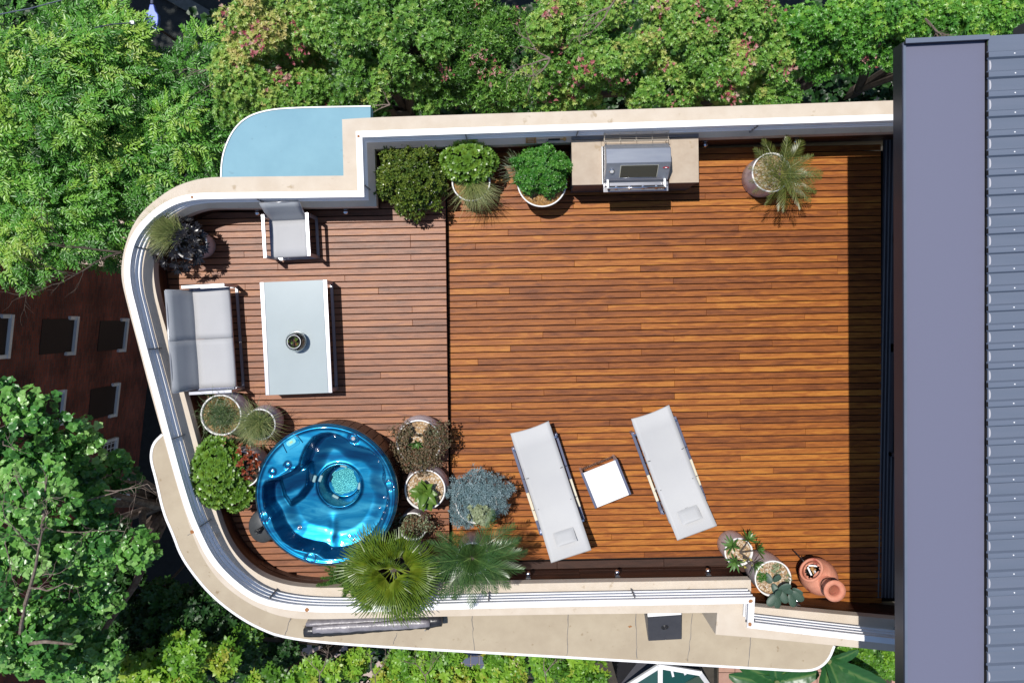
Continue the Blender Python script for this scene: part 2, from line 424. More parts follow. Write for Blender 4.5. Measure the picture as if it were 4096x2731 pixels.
G = lambda *a: tuple(a)
M['lf_n'] = leafmat('pale_green_leaves', [G(0.0313, 0.0875, 0.0172), G(0.087, 0.227, 0.0316), G(0.192, 0.385, 0.0646), G(0.365, 0.473, 0.108), G(0.522, 0.455, 0.172)], .36, .22)
M['lf_l'] = leafmat('bright_green_leaves', [G(0.0243, 0.0773, 0.0144), G(0.0607, 0.209, 0.0264), G(0.121, 0.338, 0.042), G(0.263, 0.467, 0.06), G(0.36, 0.46, 0.09)], .36, .22)
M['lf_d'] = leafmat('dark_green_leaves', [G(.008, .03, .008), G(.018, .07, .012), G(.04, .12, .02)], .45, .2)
M['lf_p'] = leafmat('poplar_leaves', [G(0.0294, 0.0963, 0.0255), G(0.0735, 0.245, 0.0455), G(0.168, 0.385, 0.0728), G(0.378, 0.595, 0.218)], .32, .25)
M['lf_s'] = leafmat('lime_shrub_leaves', [G(0.0506, 0.14, 0.0165), G(0.127, 0.304, 0.0275), G(0.253, 0.455, 0.044), G(0.38, 0.38, 0.055)], .4, .3)
M['lf_pink'] = leafmat('pink_new_growth', [G(0.3, 0.048, 0.075), G(0.5, 0.16, 0.18), G(0.55, 0.4, 0.33)], .5, .25)
M['jade'] = leafmat('jade_leaves', [G(0.036, 0.072, 0.012), G(0.084, 0.144, 0.02), G(0.18, 0.228, 0.035)], .3, .1)
M['aeon'] = leafmat('aeonium_leaves', [G(0.046, 0.115, 0.012), G(0.115, 0.23, 0.025), G(0.253, 0.368, 0.05)], .35, .12)
M['aeond'] = leafmat('black_aeonium_leaves', [G(.008, .008, .010), G(.018, .016, .018), G(.05, .05, .05)], .22, .02)
M['herb'] = leafmat('lush_green_leaves', [G(0.0223, 0.0924, 0.01), G(0.0446, 0.185, 0.02), G(0.119, 0.3, 0.04)], .35, .15)
M['grass'] = leafmat('grass_blades', [G(0.065, 0.117, 0.024), G(0.169, 0.221, 0.06), G(0.39, 0.39, 0.156)], .5, .25)
M['grassd'] = leafmat('dark_grass_blades', [G(.03, .07, .02), G(.07, .12, .04), G(.14, .19, .07)], .4, .2)
M['blue_s'] = leafmat('blue_chalk_fingers', [G(0.077, 0.143, 0.154), G(0.154, 0.242, 0.264), G(0.264, 0.352, 0.374)], .55, .08)
M['silver_j'] = leafmat('silver_jade_leaves', [G(.16, .20, .11), G(.28, .32, .18)], .5, .1)
M['brown_g'] = leafmat('bronze_groundcover', [G(.03, .045, .015), G(.08, .075, .03), G(.15, .11, .06), G(.14, .05, .02)], .5, .1)
M['fanp'] = leafmat('fan_palm_green', [G(0.0345, 0.092, 0.008), G(0.115, 0.184, 0.012), G(0.253, 0.299, 0.03)], .36, .2)
M['feath'] = leafmat('feather_palm_green', [G(0.0168, 0.0592, 0.0108), G(0.042, 0.101, 0.0216), G(0.126, 0.203, 0.0504)], .32, .2)
M['datep'] = leafmat('young_date_palm_green', [G(0.044, 0.08, 0.0135), G(0.099, 0.13, 0.027), G(0.242, 0.25, 0.063)], .38, .2)
M['hosta'] = leafmat('broad_green_leaves', [G(0.033, 0.088, 0.012), G(0.099, 0.187, 0.025), G(0.176, 0.264, 0.05)], .35, .2)
M['cactus'] = leafmat('prickly_pear_pads', [G(.035, .07, .05), G(.06, .11, .075)], .5, .03)
M['aloe'] = leafmat('aloe_blades', [G(.03, .09, .02), G(.06, .15, .03), G(.14, .24, .06)], .4, .1)
M['orange'] = leafmat('orange_succulent_leaves', [G(.10, .02, .01), G(.28, .06, .02), G(.40, .20, .10)], .45, .1)
M['fern'] = leafmat('fern_green', [G(0.024, 0.084, 0.012), G(0.06, 0.156, 0.02), G(0.108, 0.216, 0.03)], .45, .2)
M['yellow'] = leafmat('yellow_flower', [G(.45, .38, .05), G(.6, .55, .15)], .5, .2)
# ------------------------------------------------------------------ setting far below
GZ = -16.0
rng = np.random.default_rng(7)
R = random.Random(11)

def sheet(name, poly, z, m, th=.3):
    mb = MB(); mb.prism(poly, z - th, z); o = obj(name, mb, m); tag(o, kind='structure'); return o
sheet('ground', [(-60, -60), (60, -60), (60, 60), (-60, 60)], GZ, M['dirt'])
# footpath beside the brick building, asphalt lane between the two buildings, street to the north
q = lambda x, y, z=GZ: (P(x, y, z).x, P(x, y, z).y)
sheet('footpath', [(-30, -1.0), (-11.2, -1.0), (-7.0, -4.5), (-7.0, 6.5), (-30, 6.5)], GZ + .02, M['footpath'], .1)
sheet('lane', [(-30, -40), (-6.9, -40), (-6.9, -4.4), (-11.3, -.98), (-30, -.98)], GZ + .012, M['asphalt'], .1)
sheet('street', [(-60, 7.2), (60, 7.2), (60, 24), (-60, 24)], GZ + .016, M['asphalt'], .1)
mb = MB(); a = P(640, -40, GZ); b2 = P(940, 130, GZ)
d = (b2 - a).normalized()
mb.bar(a - d * 3 + Vector((0, 0, .06)), b2 + d * 9 + Vector((0, 0, .06)), .42, .14)
o = obj('kerb', mb, M['kerb']); tag(o, kind='structure')
sheet('path', [q(1100, 2560), q(1800, 2600), q(1800, 2760), q(300, 2800), q(300, 2500), q(860, 2440)], GZ + .03, M['footpath'], .1)

# ---- terracotta paving below the south-east corner: single tiles
pv = thing('paved_terrace', None, None, (P(3400, 2680, -5).x, P(3400, 2680, -5).y, -5)); tag(pv, kind='structure'); del_lab = pv
mb = MB(); c0 = P(3380, 2700, -5.06); mb.box((c0.x - .2, c0.y - .6, -5.2), (5.2, 3.4, .26)); obj('screed', mb, M['dirt'], pv, world=True)
tile_mesh = None
for i in range(14):
    for j in range(9):
        x = c0.x - 2.6 + i * .36; y = c0.y - 1.9 + j * .36
        if tile_mesh is None:
            m1 = MB(); m1.box((0, 0, 0), (.345, .345, .03)); t_ = obj('tile', m1, M['paving'], pv, bevel=0); tile_mesh = t_.data; BASE[t_.name] = Vector()
        else: t_ = obj('tile', None, None, pv, mesh=tile_mesh)
        t_.location = Vector((x, y, -5.05)) - BASE[pv.name]; t_.rotation_euler = (0, 0, R.uniform(-.01, .01))

# ---- brick building to the west
def brickmat():
    m = bpy.data.materials.new('dark_red_brick'); m.use_nodes = True; N = m.node_tree.nodes; Lk = m.node_tree.links
    b = N['Principled BSDF']; b.inputs['Roughness'].default_value = .9
    tc = N.new('ShaderNodeTexCoord'); mp = N.new('ShaderNodeMapping'); mp.inputs['Rotation'].default_value = (0, 0, 0)
    sx = N.new('ShaderNodeSeparateXYZ'); cx = N.new('ShaderNodeCombineXYZ'); Lk.new(tc.outputs['Object'], sx.inputs[0]); Lk.new(sx.outputs[1], cx.inputs[0]); Lk.new(sx.outputs[2], cx.inputs[1])
    br = N.new('ShaderNodeTexBrick'); br.inputs['Scale'].default_value = 1; br.inputs['Brick Width'].default_value = .24; br.inputs['Row Height'].default_value = .086; br.inputs['Mortar Size'].default_value = .008
    br.inputs['Color1'].default_value = (.34, .085, .05, 1); br.inputs['Color2'].default_value = (.17, .055, .038, 1); br.inputs['Mortar'].default_value = (.12, .10, .09, 1)
    Lk.new(cx.outputs[0], br.inputs['Vector'])
    nz = N.new('ShaderNodeTexNoise'); nz.inputs['Scale'].default_value = .7; nz.inputs['Detail'].default_value = 5; Lk.new(tc.outputs['Object'], nz.inputs['Vector'])
    mr = N.new('ShaderNodeMapRange'); mr.inputs[1].default_value = .35; mr.inputs[2].default_value = .65; mr.inputs[3].default_value = .45; mr.inputs[4].default_value = 1.25; Lk.new(nz.outputs[0], mr.inputs[0])
    hs = N.new('ShaderNodeHueSaturation'); Lk.new(br.outputs[0], hs.inputs['Color']); Lk.new(mr.outputs[0], hs.inputs['Value']); Lk.new(hs.outputs[0], b.inputs['Base Color'])
    bp = N.new('ShaderNodeBump'); bp.inputs['Distance'].default_value = .01; Lk.new(br.outputs['Fac'], bp.inputs['Height']); bp.invert = True; Lk.new(bp.outputs[0], b.inputs['Normal'])
    return m
bb = thing('brick_building', 'tall dark red brick building in shade with white framed windows, left of the terrace', 'building', (-12.7, 1.45, GZ), math.atan(-.127) )
# local frame: -y runs south along the wall, x points east out of the wall
mb = MB(); mb.box((-7, -9, 8.5), (14, 18, 17)); obj('wall', mb, brickmat(), bb)
mb = MB(); mb.box((-7, -9, 17.1), (14.3, 18.3, .2)); obj('roof', mb, M['mgrey'], bb)
mi = bb.rotation_euler.to_matrix()
def on_wall(px, py):
    """hit of the view ray with the wall plane, in the building's local frame"""
    o_ = Vector((0, 0, H)); d_ = P(px, py, 0) - o_
    n_ = mi @ Vector((1, 0, 0)); t_ = (BASE['brick_building'] - o_).dot(n_) / d_.dot(n_)
    return mi.transposed() @ (o_ + d_ * t_ - BASE['brick_building'])
M['winp'] = mat('shaded_window_glass', (.05, .035, .03), rough=.6, spec=.2)
wins = [(48, 1256, 20, 1432, 1.5, 0), (307, 1264, 287, 1418, 1.5, 0), (508, 1272, 490, 1405, 1.5, 0), (266, 1554, 228, 1700, 1.5, 0), (473, 1528, 455, 1664, 1.5, 0),
        (468, 1745, 450, 1825, .9, 1), (518, 1910, 505, 1982, .9, 1)]
for (x0, y0, x1, y1, hgt, bars) in wins:
    a = on_wall(x0, y0); b3 = on_wall(x1, y1); zc = (a.z + b3.z) / 2; ya, yb = a.y, b3.y; yc = (ya + yb) / 2; wd = abs(ya - yb)
    mb = MB(); mb.box((.03, yc, zc + .05), (.16, wd, .10)); 
    jh = hgt if bars else .3
    mb.box((.02, yc - wd / 2 + .05, zc + jh / 2 + .1), (.12, .1, jh)); mb.box((.02, yc + wd / 2 - .05, zc + jh / 2 + .1), (.12, .1, jh))
    wn = obj('window', mb, M['white'], bb)
    mb = MB(); mb.box((.012, yc, zc + hgt / 2 + .1), (.02, wd - .16, hgt)); obj('pane', mb, M['winp'], wn)
    if bars:
        mb = MB()
        for k in range(1, 4): mb.box((.04, yc - wd / 2 + wd * k / 4, zc + hgt / 2 + .1), (.02, .025, hgt))
        for k in range(1, 4): mb.box((.04, yc, zc + .1 + hgt * k / 4), (.02, wd, .025))
        obj('window_bars', mb, M['white'], wn)

# ------------------------------------------------------------------ own building: walls of the terrace
ZP, ZT, ZL, ZD = .65, 1.05, -.6, .15       # parapet top, rail top, ledge, raised deck
inner_px = [(3700, 524), (3072, 543), (2048, 578), (1498, 597, 1), (1506, 826, 1), (1024, 833), (870, 832), (814, 836), (740, 862), (679, 909), (631, 979), (613, 1053), (615, 1118), (631, 1205), (679, 1366), (740, 1584), (790, 1771), (826, 1905), (864, 2045), (897, 2143), (950, 2228), (1024, 2292), (1102, 2327), (1198, 2347), (1350, 2351), (2048, 2333), (3003, 2318, 1), (3007, 2423, 1), (3072, 2430), (3583, 2476), (3700, 2487)]
outer_px = [(3700, 398), (3072, 420), (2048, 453), (1488, 470), (1368, 478, 1), (1374, 703, 1), (882, 708), (827, 711), (762, 724), (697, 748), (631, 792), (566, 848), (522, 918), (496, 996), (484, 1075), (488, 1131), (509, 1218), (549, 1366), (610, 1597), (653, 1749), (697, 1906), (740, 2048), (766, 2126), (805, 2222), (871, 2318), (949, 2383), (1024, 2427), (1111, 2462), (1211, 2477), (1459, 2471), (2048, 2458), (2869, 2449, 1), (2862, 2536, 1), (3072, 2553), (3587, 2605), (3700, 2617)]
rail_px = [(3700, 478), (3072, 497), (2048, 529), (1448, 549, 1), (1456, 787, 1), (1024, 793), (850, 795), (775, 798), (697, 816), (620, 864), (562, 927), (531, 988), (517, 1075), (525, 1153), (544, 1227), (579, 1366), (627, 1540), (684, 1758), (720, 1890), (765, 2040), (805, 2135), (849, 2222), (914, 2300), (1024, 2386), (1155, 2418), (1329, 2427), (1590, 2420), (2048, 2406), (3019, 2389, 1), (3014, 2489, 1), (3072, 2496), (3468, 2541), (3587, 2554), (3700, 2566)]
inner = wpath(inner_px, ZP); outer = wpath(outer_px, ZP); railp = wpath(rail_px, ZT)

pw = thing('parapet_wall', 'cream rendered parapet wall curving round the timber terrace', 'wall', (inner[0][0], inner[0][1], 0))
mb = MB(); mb.prism(list(outer) + list(reversed(inner)), .50, ZP); obj('coping', mb, M['render'], pw, world=True)
low_in = offset(inner, -.055)
mb = MB(); mb.prism(list(outer) + list(reversed(low_in)), -.9, .498); obj('wall_core', mb, M['render'], pw, world=True)
# expansion joints in the coping are thin recessed strips -> sealed by the cladding boards below
L = resample(inner, 1)[-1]
s = 0.0; seg = 0
while s < L - .05:
    e = min(L, s + 2.35)
    pth = cut(inner, s + .002, e - .002)
    mid = pth[len(pth) // 2]
    for k in range(5):
        z0 = -.02 + k * .104
        mb = MB(); sweep(mb, pth, -.05, -.03 + R.uniform(-.002, .002), z0, z0 + .098); obj('cladding_board', mb, M['clad'], pw, world=True)
    s = e; seg += 1

rl = thing('railing', 'white flat-topped metal railing with three slats on the cream parapet', 'railing', (railp[0][0], railp[0][1], ZP))
mb = MB(); sweep(mb, railp, -.08, .003, ZT - .035, ZT); obj('top_rail', mb, M['rail'], rl, world=True)
for k in range(3):
    zt = ZT - .1 * (k + 1)
    mb = MB(); sweep(mb, railp, -.043, .003, zt - .022, zt); obj('slat', mb, M['rail'], rl, world=True)
Lr = resample(railp, 1)[-1]
for s in [2.2, 4.6, 6.1, 8.1, 9.7, 11.6, 13.0, 14.25, 15.5, 16.9, 18.4, 19.9, 21.9, 23.9, 26.0, 27.4, 29.2]:
    if s > Lr - .2: continue
    a = cut(railp, s, s + .02); p = Vector(a[0]); t = (Vector(a[-1]) - p).normalized(); n = Vector((-t.y, t.x))
    mb = MB(); c = p - n * .03; mb.box((c.x, c.y, (ZP + ZT - .05) / 2), (.09, .01, ZT - .05 - ZP + .0), rz=math.atan2(n.y, n.x)); obj('bracket', mb, M['mgrey'], rl, world=True)
for (x, y, r) in [(767, 2127, .03), (1228, 2437, .032), (3003, 2403, .03), (3000, 2496, .03), (768, 788, .02), (1434, 545, .02)]:
    c = P(x, y, ZT + .004); mb = MB()
    pts = [(c.x + math.cos(t) * r * R.uniform(.7, 1.1), c.y + math.sin(t) * r * R.uniform(.7, 1.1)) for t in [i * math.pi / 4 for i in range(8)]]
    mb.prism(pts, ZT, ZT + .004); obj('rust_patch', mb, M['rust'], rl, world=True)

# blue roof below the north-west corner, tan ledge on the south
blue_px = [(1400, 716, 1), (882, 716, 1), (884, 650), (897, 590), (930, 520), (980, 470), (1050, 443), (1150, 430), (1482, 424, 1), (1482, 500, 1), (1400, 500)]
bp_ = wpath(blue_px, -1.0)
br_ = thing('low_roof', 'pale blue painted flat roof with one rounded corner below the parapet', 'roof', (bp_[0][0], bp_[0][1], -1.2))
mb = MB(); mb.prism(bp_[:-1], -1.22, -1.0); obj('roof_deck', mb, M['blue'], br_, world=True)
mb = MB(); sweep(mb, wpath(blue_px[1:9], -.985), -.015, .006, -1.1, -.985); obj('edge_strip', mb, M['rail'], br_, world=True)
led_px = [(700, 1735), (649, 1738), (618, 1767), (605, 1801), (604, 1845), (623, 1910), (653, 2049), (692, 2135), (723, 2222), (784, 2309), (849, 2383), (936, 2453), (1024, 2506), (1137, 2551), (1416, 2579), (2048, 2614), (3072, 2674), (3224, 2683), (3278, 2670), (3316, 2635), (3337, 2582), (3340, 2480, 1), (1300, 2300, 1), (900, 1900)]
lp = wpath(led_px, ZL)
sl = thing('concrete_ledge', 'tan concrete ledge running below the outside of the south parapet', 'ledge', (lp[0][0], lp[0][1], ZL - .2))
mb = MB(); mb.prism(lp, ZL - .2, ZL); obj('slab', mb, M['slab'], sl, world=True)
mb = MB(); sweep(mb, wpath([(649, 1738)] + led_px[2:21], ZL + .006), -.02, .018, ZL - .19, ZL + .008); obj('drip_edge', mb, M['rail'], sl, world=True)
for (xa, ya, xb, yb) in [(1162, 2470, 1137, 2548), (1588, 2530, 1570, 2576), (1888, 2460, 1897, 2600), (2272, 2456, 2268, 2624), (2542, 2452, 2548, 2632), (2770, 2452, 2752, 2644), (3004, 2540, 2994, 2664), (812, 2106, 752, 2140)]:
    pts = []
    for i in range(9):
        t = i / 8; pts.append(P(xa + (xb - xa) * t + R.uniform(-2.5, 2.5), ya + (yb - ya) * t, ZL + .001))
    mb = MB(); mb.tube(pts, [.006 * R.uniform(.4, 1) for _ in pts], 4); obj('sealed_crack', mb, M['mgrey'], sl, world=True)

# building mass underneath
bl = thing('apartment_block', 'cream storeys of the apartment building beneath the terrace', 'building', (0, 0, GZ))
core = [(p[0], p[1]) for p in outer]
core_in = offset(outer, .12)
mb = MB(); mb.prism(core_in, GZ, -.902); obj('wall', mb, M['render'], bl, world=True)

# ------------------------------------------------------------------ decks
ANG = .020
ca, sa = math.cos(ANG), math.sin(ANG)
U = Vector((ca, sa, 0)); W_ = Vector((-sa, ca, 0))
poly_in = [Vector((p[0], p[1])) for p in offset(inner, -.045)]
def row_x(v, pz):
    """u-intervals inside the parapet on the board line at v"""
    xs = []
    pts = [(p.x * ca + p.y * sa, -p.x * sa + p.y * ca) for p in poly_in]
    pts = pts + [pts[0]]
    for a, b in zip(pts[:-1], pts[1:]):
        if (a[1] - v) * (b[1] - v) < 0:
            xs.append(a[0] + (b[0] - a[0]) * (v - a[1]) / (b[1] - a[1]))
    return sorted(xs)
PITCH = .0948; GAP = .0125; TH = .02; LAT = .485
stepA = P(1783, 880, ZD); stepB = P(1794, 1823, ZD)
def step_u(v):
    a = (stepA.dot(U), stepA.dot(W_)); b = (stepB.dot(U), stepB.dot(W_)); return a[0] + (b[0] - a[0]) * (v - a[1]) / (b[1] - a[1])
def deck_thing(name):
    o = bpy.data.objects.new(name, None); COL.objects.link(o); tag(o, kind='structure'); BASE[name] = Vector((0, 0, 0)); return o
cache = {}
def board(parent, u0, u1, v, z, m, wdt=PITCH - GAP, name='board'):
    Lb = u1 - u0
    if Lb < .03: return
    key = (round(Lb, 3), m.name, round(wdt, 4))
    c = U * ((u0 + u1) / 2) + W_ * v
    if key in cache: o = obj(name, None, None, parent, mesh=cache[key])
    else:
        hx, hy, b_ = Lb / 2, wdt / 2, .003
        vs = [(-hx, -hy, -TH), (hx, -hy, -TH), (hx, hy, -TH), (-hx, hy, -TH), (-hx, -hy, -b_), (hx, -hy, -b_), (hx, hy, -b_), (-hx, hy, -b_),
              (-hx + b_, -hy + b_, 0), (hx - b_, -hy + b_, 0), (hx - b_, hy - b_, 0), (-hx + b_, hy - b_, 0)]
        fs = [(0, 1, 5, 4), (1, 2, 6, 5), (2, 3, 7, 6), (3, 0, 4, 7), (4, 5, 9, 8), (5, 6, 10, 9), (6, 7, 11, 10), (7, 4, 8, 11), (8, 9, 10, 11)]
        mb = MB(); mb.add(vs, fs); o = obj(name, mb, m, parent); cache[key] = o.data
    o.location = (c.x, c.y, z + R.uniform(-.0012, .0012)); o.rotation_euler = (R.uniform(-.004, .004), 0, ANG + R.uniform(-.0006, .0006))
    return o
main = deck_thing('main_deck'); raised = deck_thing('raised_deck')
vmain_top = P(2900, 641, 0).dot(W_) - PITCH / 2
END_U = P(3524, 1300, 0).x
n_main = 0
v = vmain_top + PITCH * 2
joint_off = 0
row = 0
V_BORDER = P(2500, 2242, 0).dot(W_) + PITCH * .4; v_bd = None
while True:
    if v < P(3300, 2470, 0).dot(W_): break
    xs = row_x(v, 0)
    if v < V_BORDER and v_bd is None: v_bd = v
    if xs:
        u1 = END_U; u0 = max(step_u(v) + .012, min(xs))
        if v < V_BORDER: u0 = max(u0, P(2988, 2300, 0).dot(U))
        # joints every few joists, staggered
        js = []; k = (row * 2 + (row // 3)) % 5; base_u = P(2169, 1200, 0).dot(U)
        uu = base_u - 4 * LAT + ((row * 4) % 9) * LAT
        while uu < u1 - .3:
            if uu > u0 + .4: js.append(uu)
            uu += LAT * R.choice([7, 8, 9])
        ends = [u0] + js + [u1]
        for a, b in zip(ends[:-1], ends[1:]):
            board(main, a + .0012, b - .0012, v, 0, M['deck']); n_main += 1
    v -= PITCH; row += 1
# border board and lower board along the south wall
v = v_bd
vb = v - .012
for a, b in ((step_u(v) + .012, .6), (.6, 2.2), (2.2, P(2986, 2300, 0).dot(U))):
    board(main, a + .002, b - .002, vb - .02, -.004, M['border'], .115)
board(main, step_u(v) + .012, P(2986, 2300, 0).dot(U), vb - .135, -.012, M['border'], .1)
mb = MB(); mb.prism([tuple(U * (step_u(0) - .3) + W_ * 2.45)[:2], tuple(U * (step_u(0) - .3) + W_ * -4.5)[:2], (7, -4.3), (7, 2.4)], -.2, -.075); obj('subframe', mb, M['joist'], main)
row = 0; n_r = 0
v = vmain_top + PITCH * 3.35
vend = P(1250, 2300, ZD).dot(W_)
while v > vend - .3:
    xs = row_x(v, ZD)
    if xs:
        u0 = min(xs) - .02; u1 = step_u(v) - .002
        if u1 > u0 + .1:
            js = []; uu = u0 - (u0 % LAT) + LAT * ((row * 3) % 5)
            while uu < u1 - .4:
                if uu > u0 + .35: js.append(uu)
                uu += LAT * R.choice([6, 7, 8])
            ends = [u0] + js + [u1]
            for a, b in zip(ends[:-1], ends[1:]): board(raised, a + .0012, b - .0012, v, ZD, M['deck_w']); n_r += 1
    v -= PITCH; row += 1
print('boards', n_main, n_r)
mb = MB(); mb.prism([p for p in low_in if p[0] < step_u(p[1]) - .03] + [(step_u(-3.9) - .03, -3.9), (step_u(2.3) - .03, 2.3)], -.2, ZD - .07); obj('subframe', mb, M['joist'], raised)
mb = MB(); a = U * (step_u(2.3) - .012) + W_ * 2.3; b = U * (step_u(-3.9) - .012) + W_ * -3.9
mb.bar((a.x, a.y, .06), (b.x, b.y, .06), .016, .13); obj('riser', mb, M['joist'], raised)

# ------------------------------------------------------------------ house on the right
ZR0, ZR1 = 2.72, 2.91
c1 = P(3612, 172, ZR1); hs_ = thing('house', 'grey metal roofed top floor along the right side of the deck', 'house', (c1.x, c1.y, 0))
cS = P(3619, 2731, ZR1); dS = (cS - c1).normalized(); cN = P(4096, 148, ZR1); dE = (cN - c1).normalized()
pS = c1 + dS * 7.4
wF = (P(3942, 1000, ZR1) - P(3612, 1000, ZR1)).length
def RP(u, v): return c1 + dE * u + dS * v       # u east, v south
LR = 7.35
mb = MB(); mb.prism([tuple(RP(*p))[:2] for p in ((.012, .012), (wF - .01, .012), (wF - .01, LR), (.012, LR))], ZR1 - .02, ZR1 - .012); obj('box_gutter_lid', mb, M['roof'], hs_, world=True)
mb = MB(); a, b = RP(0, 0), RP(0, LR); mb.bar(a + Vector((0, 0, -.095)), b + Vector((0, 0, -.095)), .024, .19); obj('fascia', mb, M['roofd'], hs_, world=True)
mb = MB(); a, b = RP(.012, 0), RP(.012, LR); mb.bar(a + Vector((0, 0, .006)), b + Vector((0, 0, .006)), .028, .012); obj('edge_flashing', mb, M['sheet'], hs_, world=True)
mb = MB(); mb.bar(RP(0, .01) + Vector((0, 0, -.07)), RP(wF, .01) + Vector((0, 0, -.07)), .03, .24); obj('end_flashing', mb, M['roofd'], hs_, world=True)
mb = MB(); mb.bar(RP(0, .0) + Vector((0, 0, .055)), RP(wF, .0) + Vector((0, 0, .055)), .05, .012); obj('flashing_cap', mb, M['sheet'], hs_, world=True)
# ribbed sheets: flat pan with raised ribs, each rib a part
E0 = wF; E1 = 5.2; zs = ZR1 + .028; RB = .2085
mb = MB(); mb.prism([tuple(RP(*p))[:2] for p in ((E0 + .004, -.02), (E1, -.02), (E1, LR), (E0 + .004, LR))], zs - .012, zs); obj('roof_sheet', mb, M['sheet'], hs_, world=True)
mb = MB(); mb.prism([tuple(RP(*p))[:2] for p in ((E0 - .001, -.02), (E0 + .006, -.02), (E0 + .006, LR), (E0 - .001, LR))], ZR1 - .3, zs - .02); obj('sheet_gap_shade', mb, M['dark'], hs_, world=True)  # black strip paints the shade in the gap at the sheet edge
mb = MB(); mb.prism([tuple(RP(*p))[:2] for p in ((.03, .03), (E1, .03), (E1, LR), (.03, LR))], ZR0, ZR0 + .04); obj('soffit', mb, M['dgrey'], hs_, world=True)
M['panend'] = mat('pale_pan_end', srgb(205, 205, 215, .6), rough=.5)  # plain pale tone for the pan lips
rib_mesh = pan_mesh = scr_mesh = None
for k in range(50):
    vv = .19 + k * RB
    if vv > LR - .1: break
    p0 = RP(E0 - .012, vv)
    if rib_mesh is None:
        L_ = E1 - E0; yaw = math.atan2(dE.y, dE.x)
        m1 = MB(); hw = .044; tw = .03; hh = .034
        vs = [(0, -hw, 0), (0, hw, 0), (0, tw * .9, hh), (0, -tw * .9, hh), (L_, -hw, 0), (L_, hw, 0), (L_, tw * .9, hh), (L_, -tw * .9, hh)]
        m1.add(vs, [(0, 1, 2, 3), (1, 5, 6, 2), (3, 2, 6, 7), (4, 0, 3, 7), (5, 4, 7, 6)]); m1.box((.006, 0, hh / 2), (.02, .05, hh - .008), mi=1)  # black end block paints the shade inside the open rib
        o = obj('rib', m1, [M['sheet'], M['dark']], hs_); rib_mesh = o.data
        m1 = MB()
        for i in range(7):
            t0, t1 = math.pi * i / 7, math.pi * (i + 1) / 7
            for_ = [(.001 + math.sin(t) * .017, -math.cos(t) * .052, .004 + 0 * t) for t in (t0, t1)]
            m1.add([(0, for_[0][1], 0), for_[0], for_[1], (0, for_[1][1], 0)], [(0, 1, 2, 3)])
        o2 = obj('pan_end', m1, M['panend'], hs_); pan_mesh = o2.data
        m1 = MB(); m1.lathe([(.008, 0), (.008, .004), (.004, .007)], n=8, close=True); o3 = obj('roof_screw', m1, M['rail'], hs_); scr_mesh = o3.data
    else: o = obj('rib', None, None, hs_, mesh=rib_mesh); o2 = obj('pan_end', None, None, hs_, mesh=pan_mesh); o3 = obj('roof_screw', None, None, hs_, mesh=scr_mesh)
    bs = BASE[hs_.name]
    o.location = Vector((p0.x, p0.y, zs)) - bs; o.rotation_euler = (0, 0, yaw)
    p1 = RP(E0 + .014, vv + RB / 2); o2.location = Vector((p1.x, p1.y, zs + .003)) - bs; o2.rotation_euler = (0, 0, yaw)
    p2 = RP(E0 + .27 + R.uniform(-.01, .01), vv); o3.location = Vector((p2.x, p2.y, zs + .034)) - bs
# back wall, door tracks and dark glazing under the eave
xw = END_U
mb = MB(); mb.box((xw + 1.9, -.6, 1.35), (.1, 9.5, 2.7)); obj('wall', mb, M['dgrey'], hs_, world=True)
mb = MB(); mb.box((xw + .16, -.75, -.03), (.31, 7.0, .05)); obj('threshold', mb, M['dgrey'], hs_, world=True)
for k in range(6):
    mb = MB(); mb.box((xw + .03 + k * .052, -.75, .004), (.012, 7.0, .022)); obj('door_track', mb, M['mgrey'], hs_, world=True)
mb = MB(); mb.box((xw + 1.1, -.75, -.03), (1.6, 7.0, .04)); obj('floor', mb, M['clad'], hs_, world=True)
for k, (ya, yb) in enumerate([(2.6, 1.1), (1.1, -.5), (-.5, -2.1)]):
    fr = MB(); X = xw + .16 + k * .0
    for yy in (ya - .03, yb + .03): fr.box((X, yy, 1.2), (.045, .06, 2.36))
    fr.box((X, (ya + yb) / 2, .06), (.045, ya - yb, .1)); fr.box((X, (ya + yb) / 2, 2.36), (.045, ya - yb, .06))
    dr = obj('sliding_door', fr, M['dgrey'], hs_, world=True)
    g = MB(); g.box((X, (ya + yb) / 2, 1.2), (.01, ya - yb - .12, 2.2)); obj('pane', g, M['blackg'], dr, world=True)
# ------------------------------------------------------------------ furniture
def local(name, label, cat, p, rz, group=None):
    return thing(name, label, cat, (p.x, p.y, p.z), rz, group)

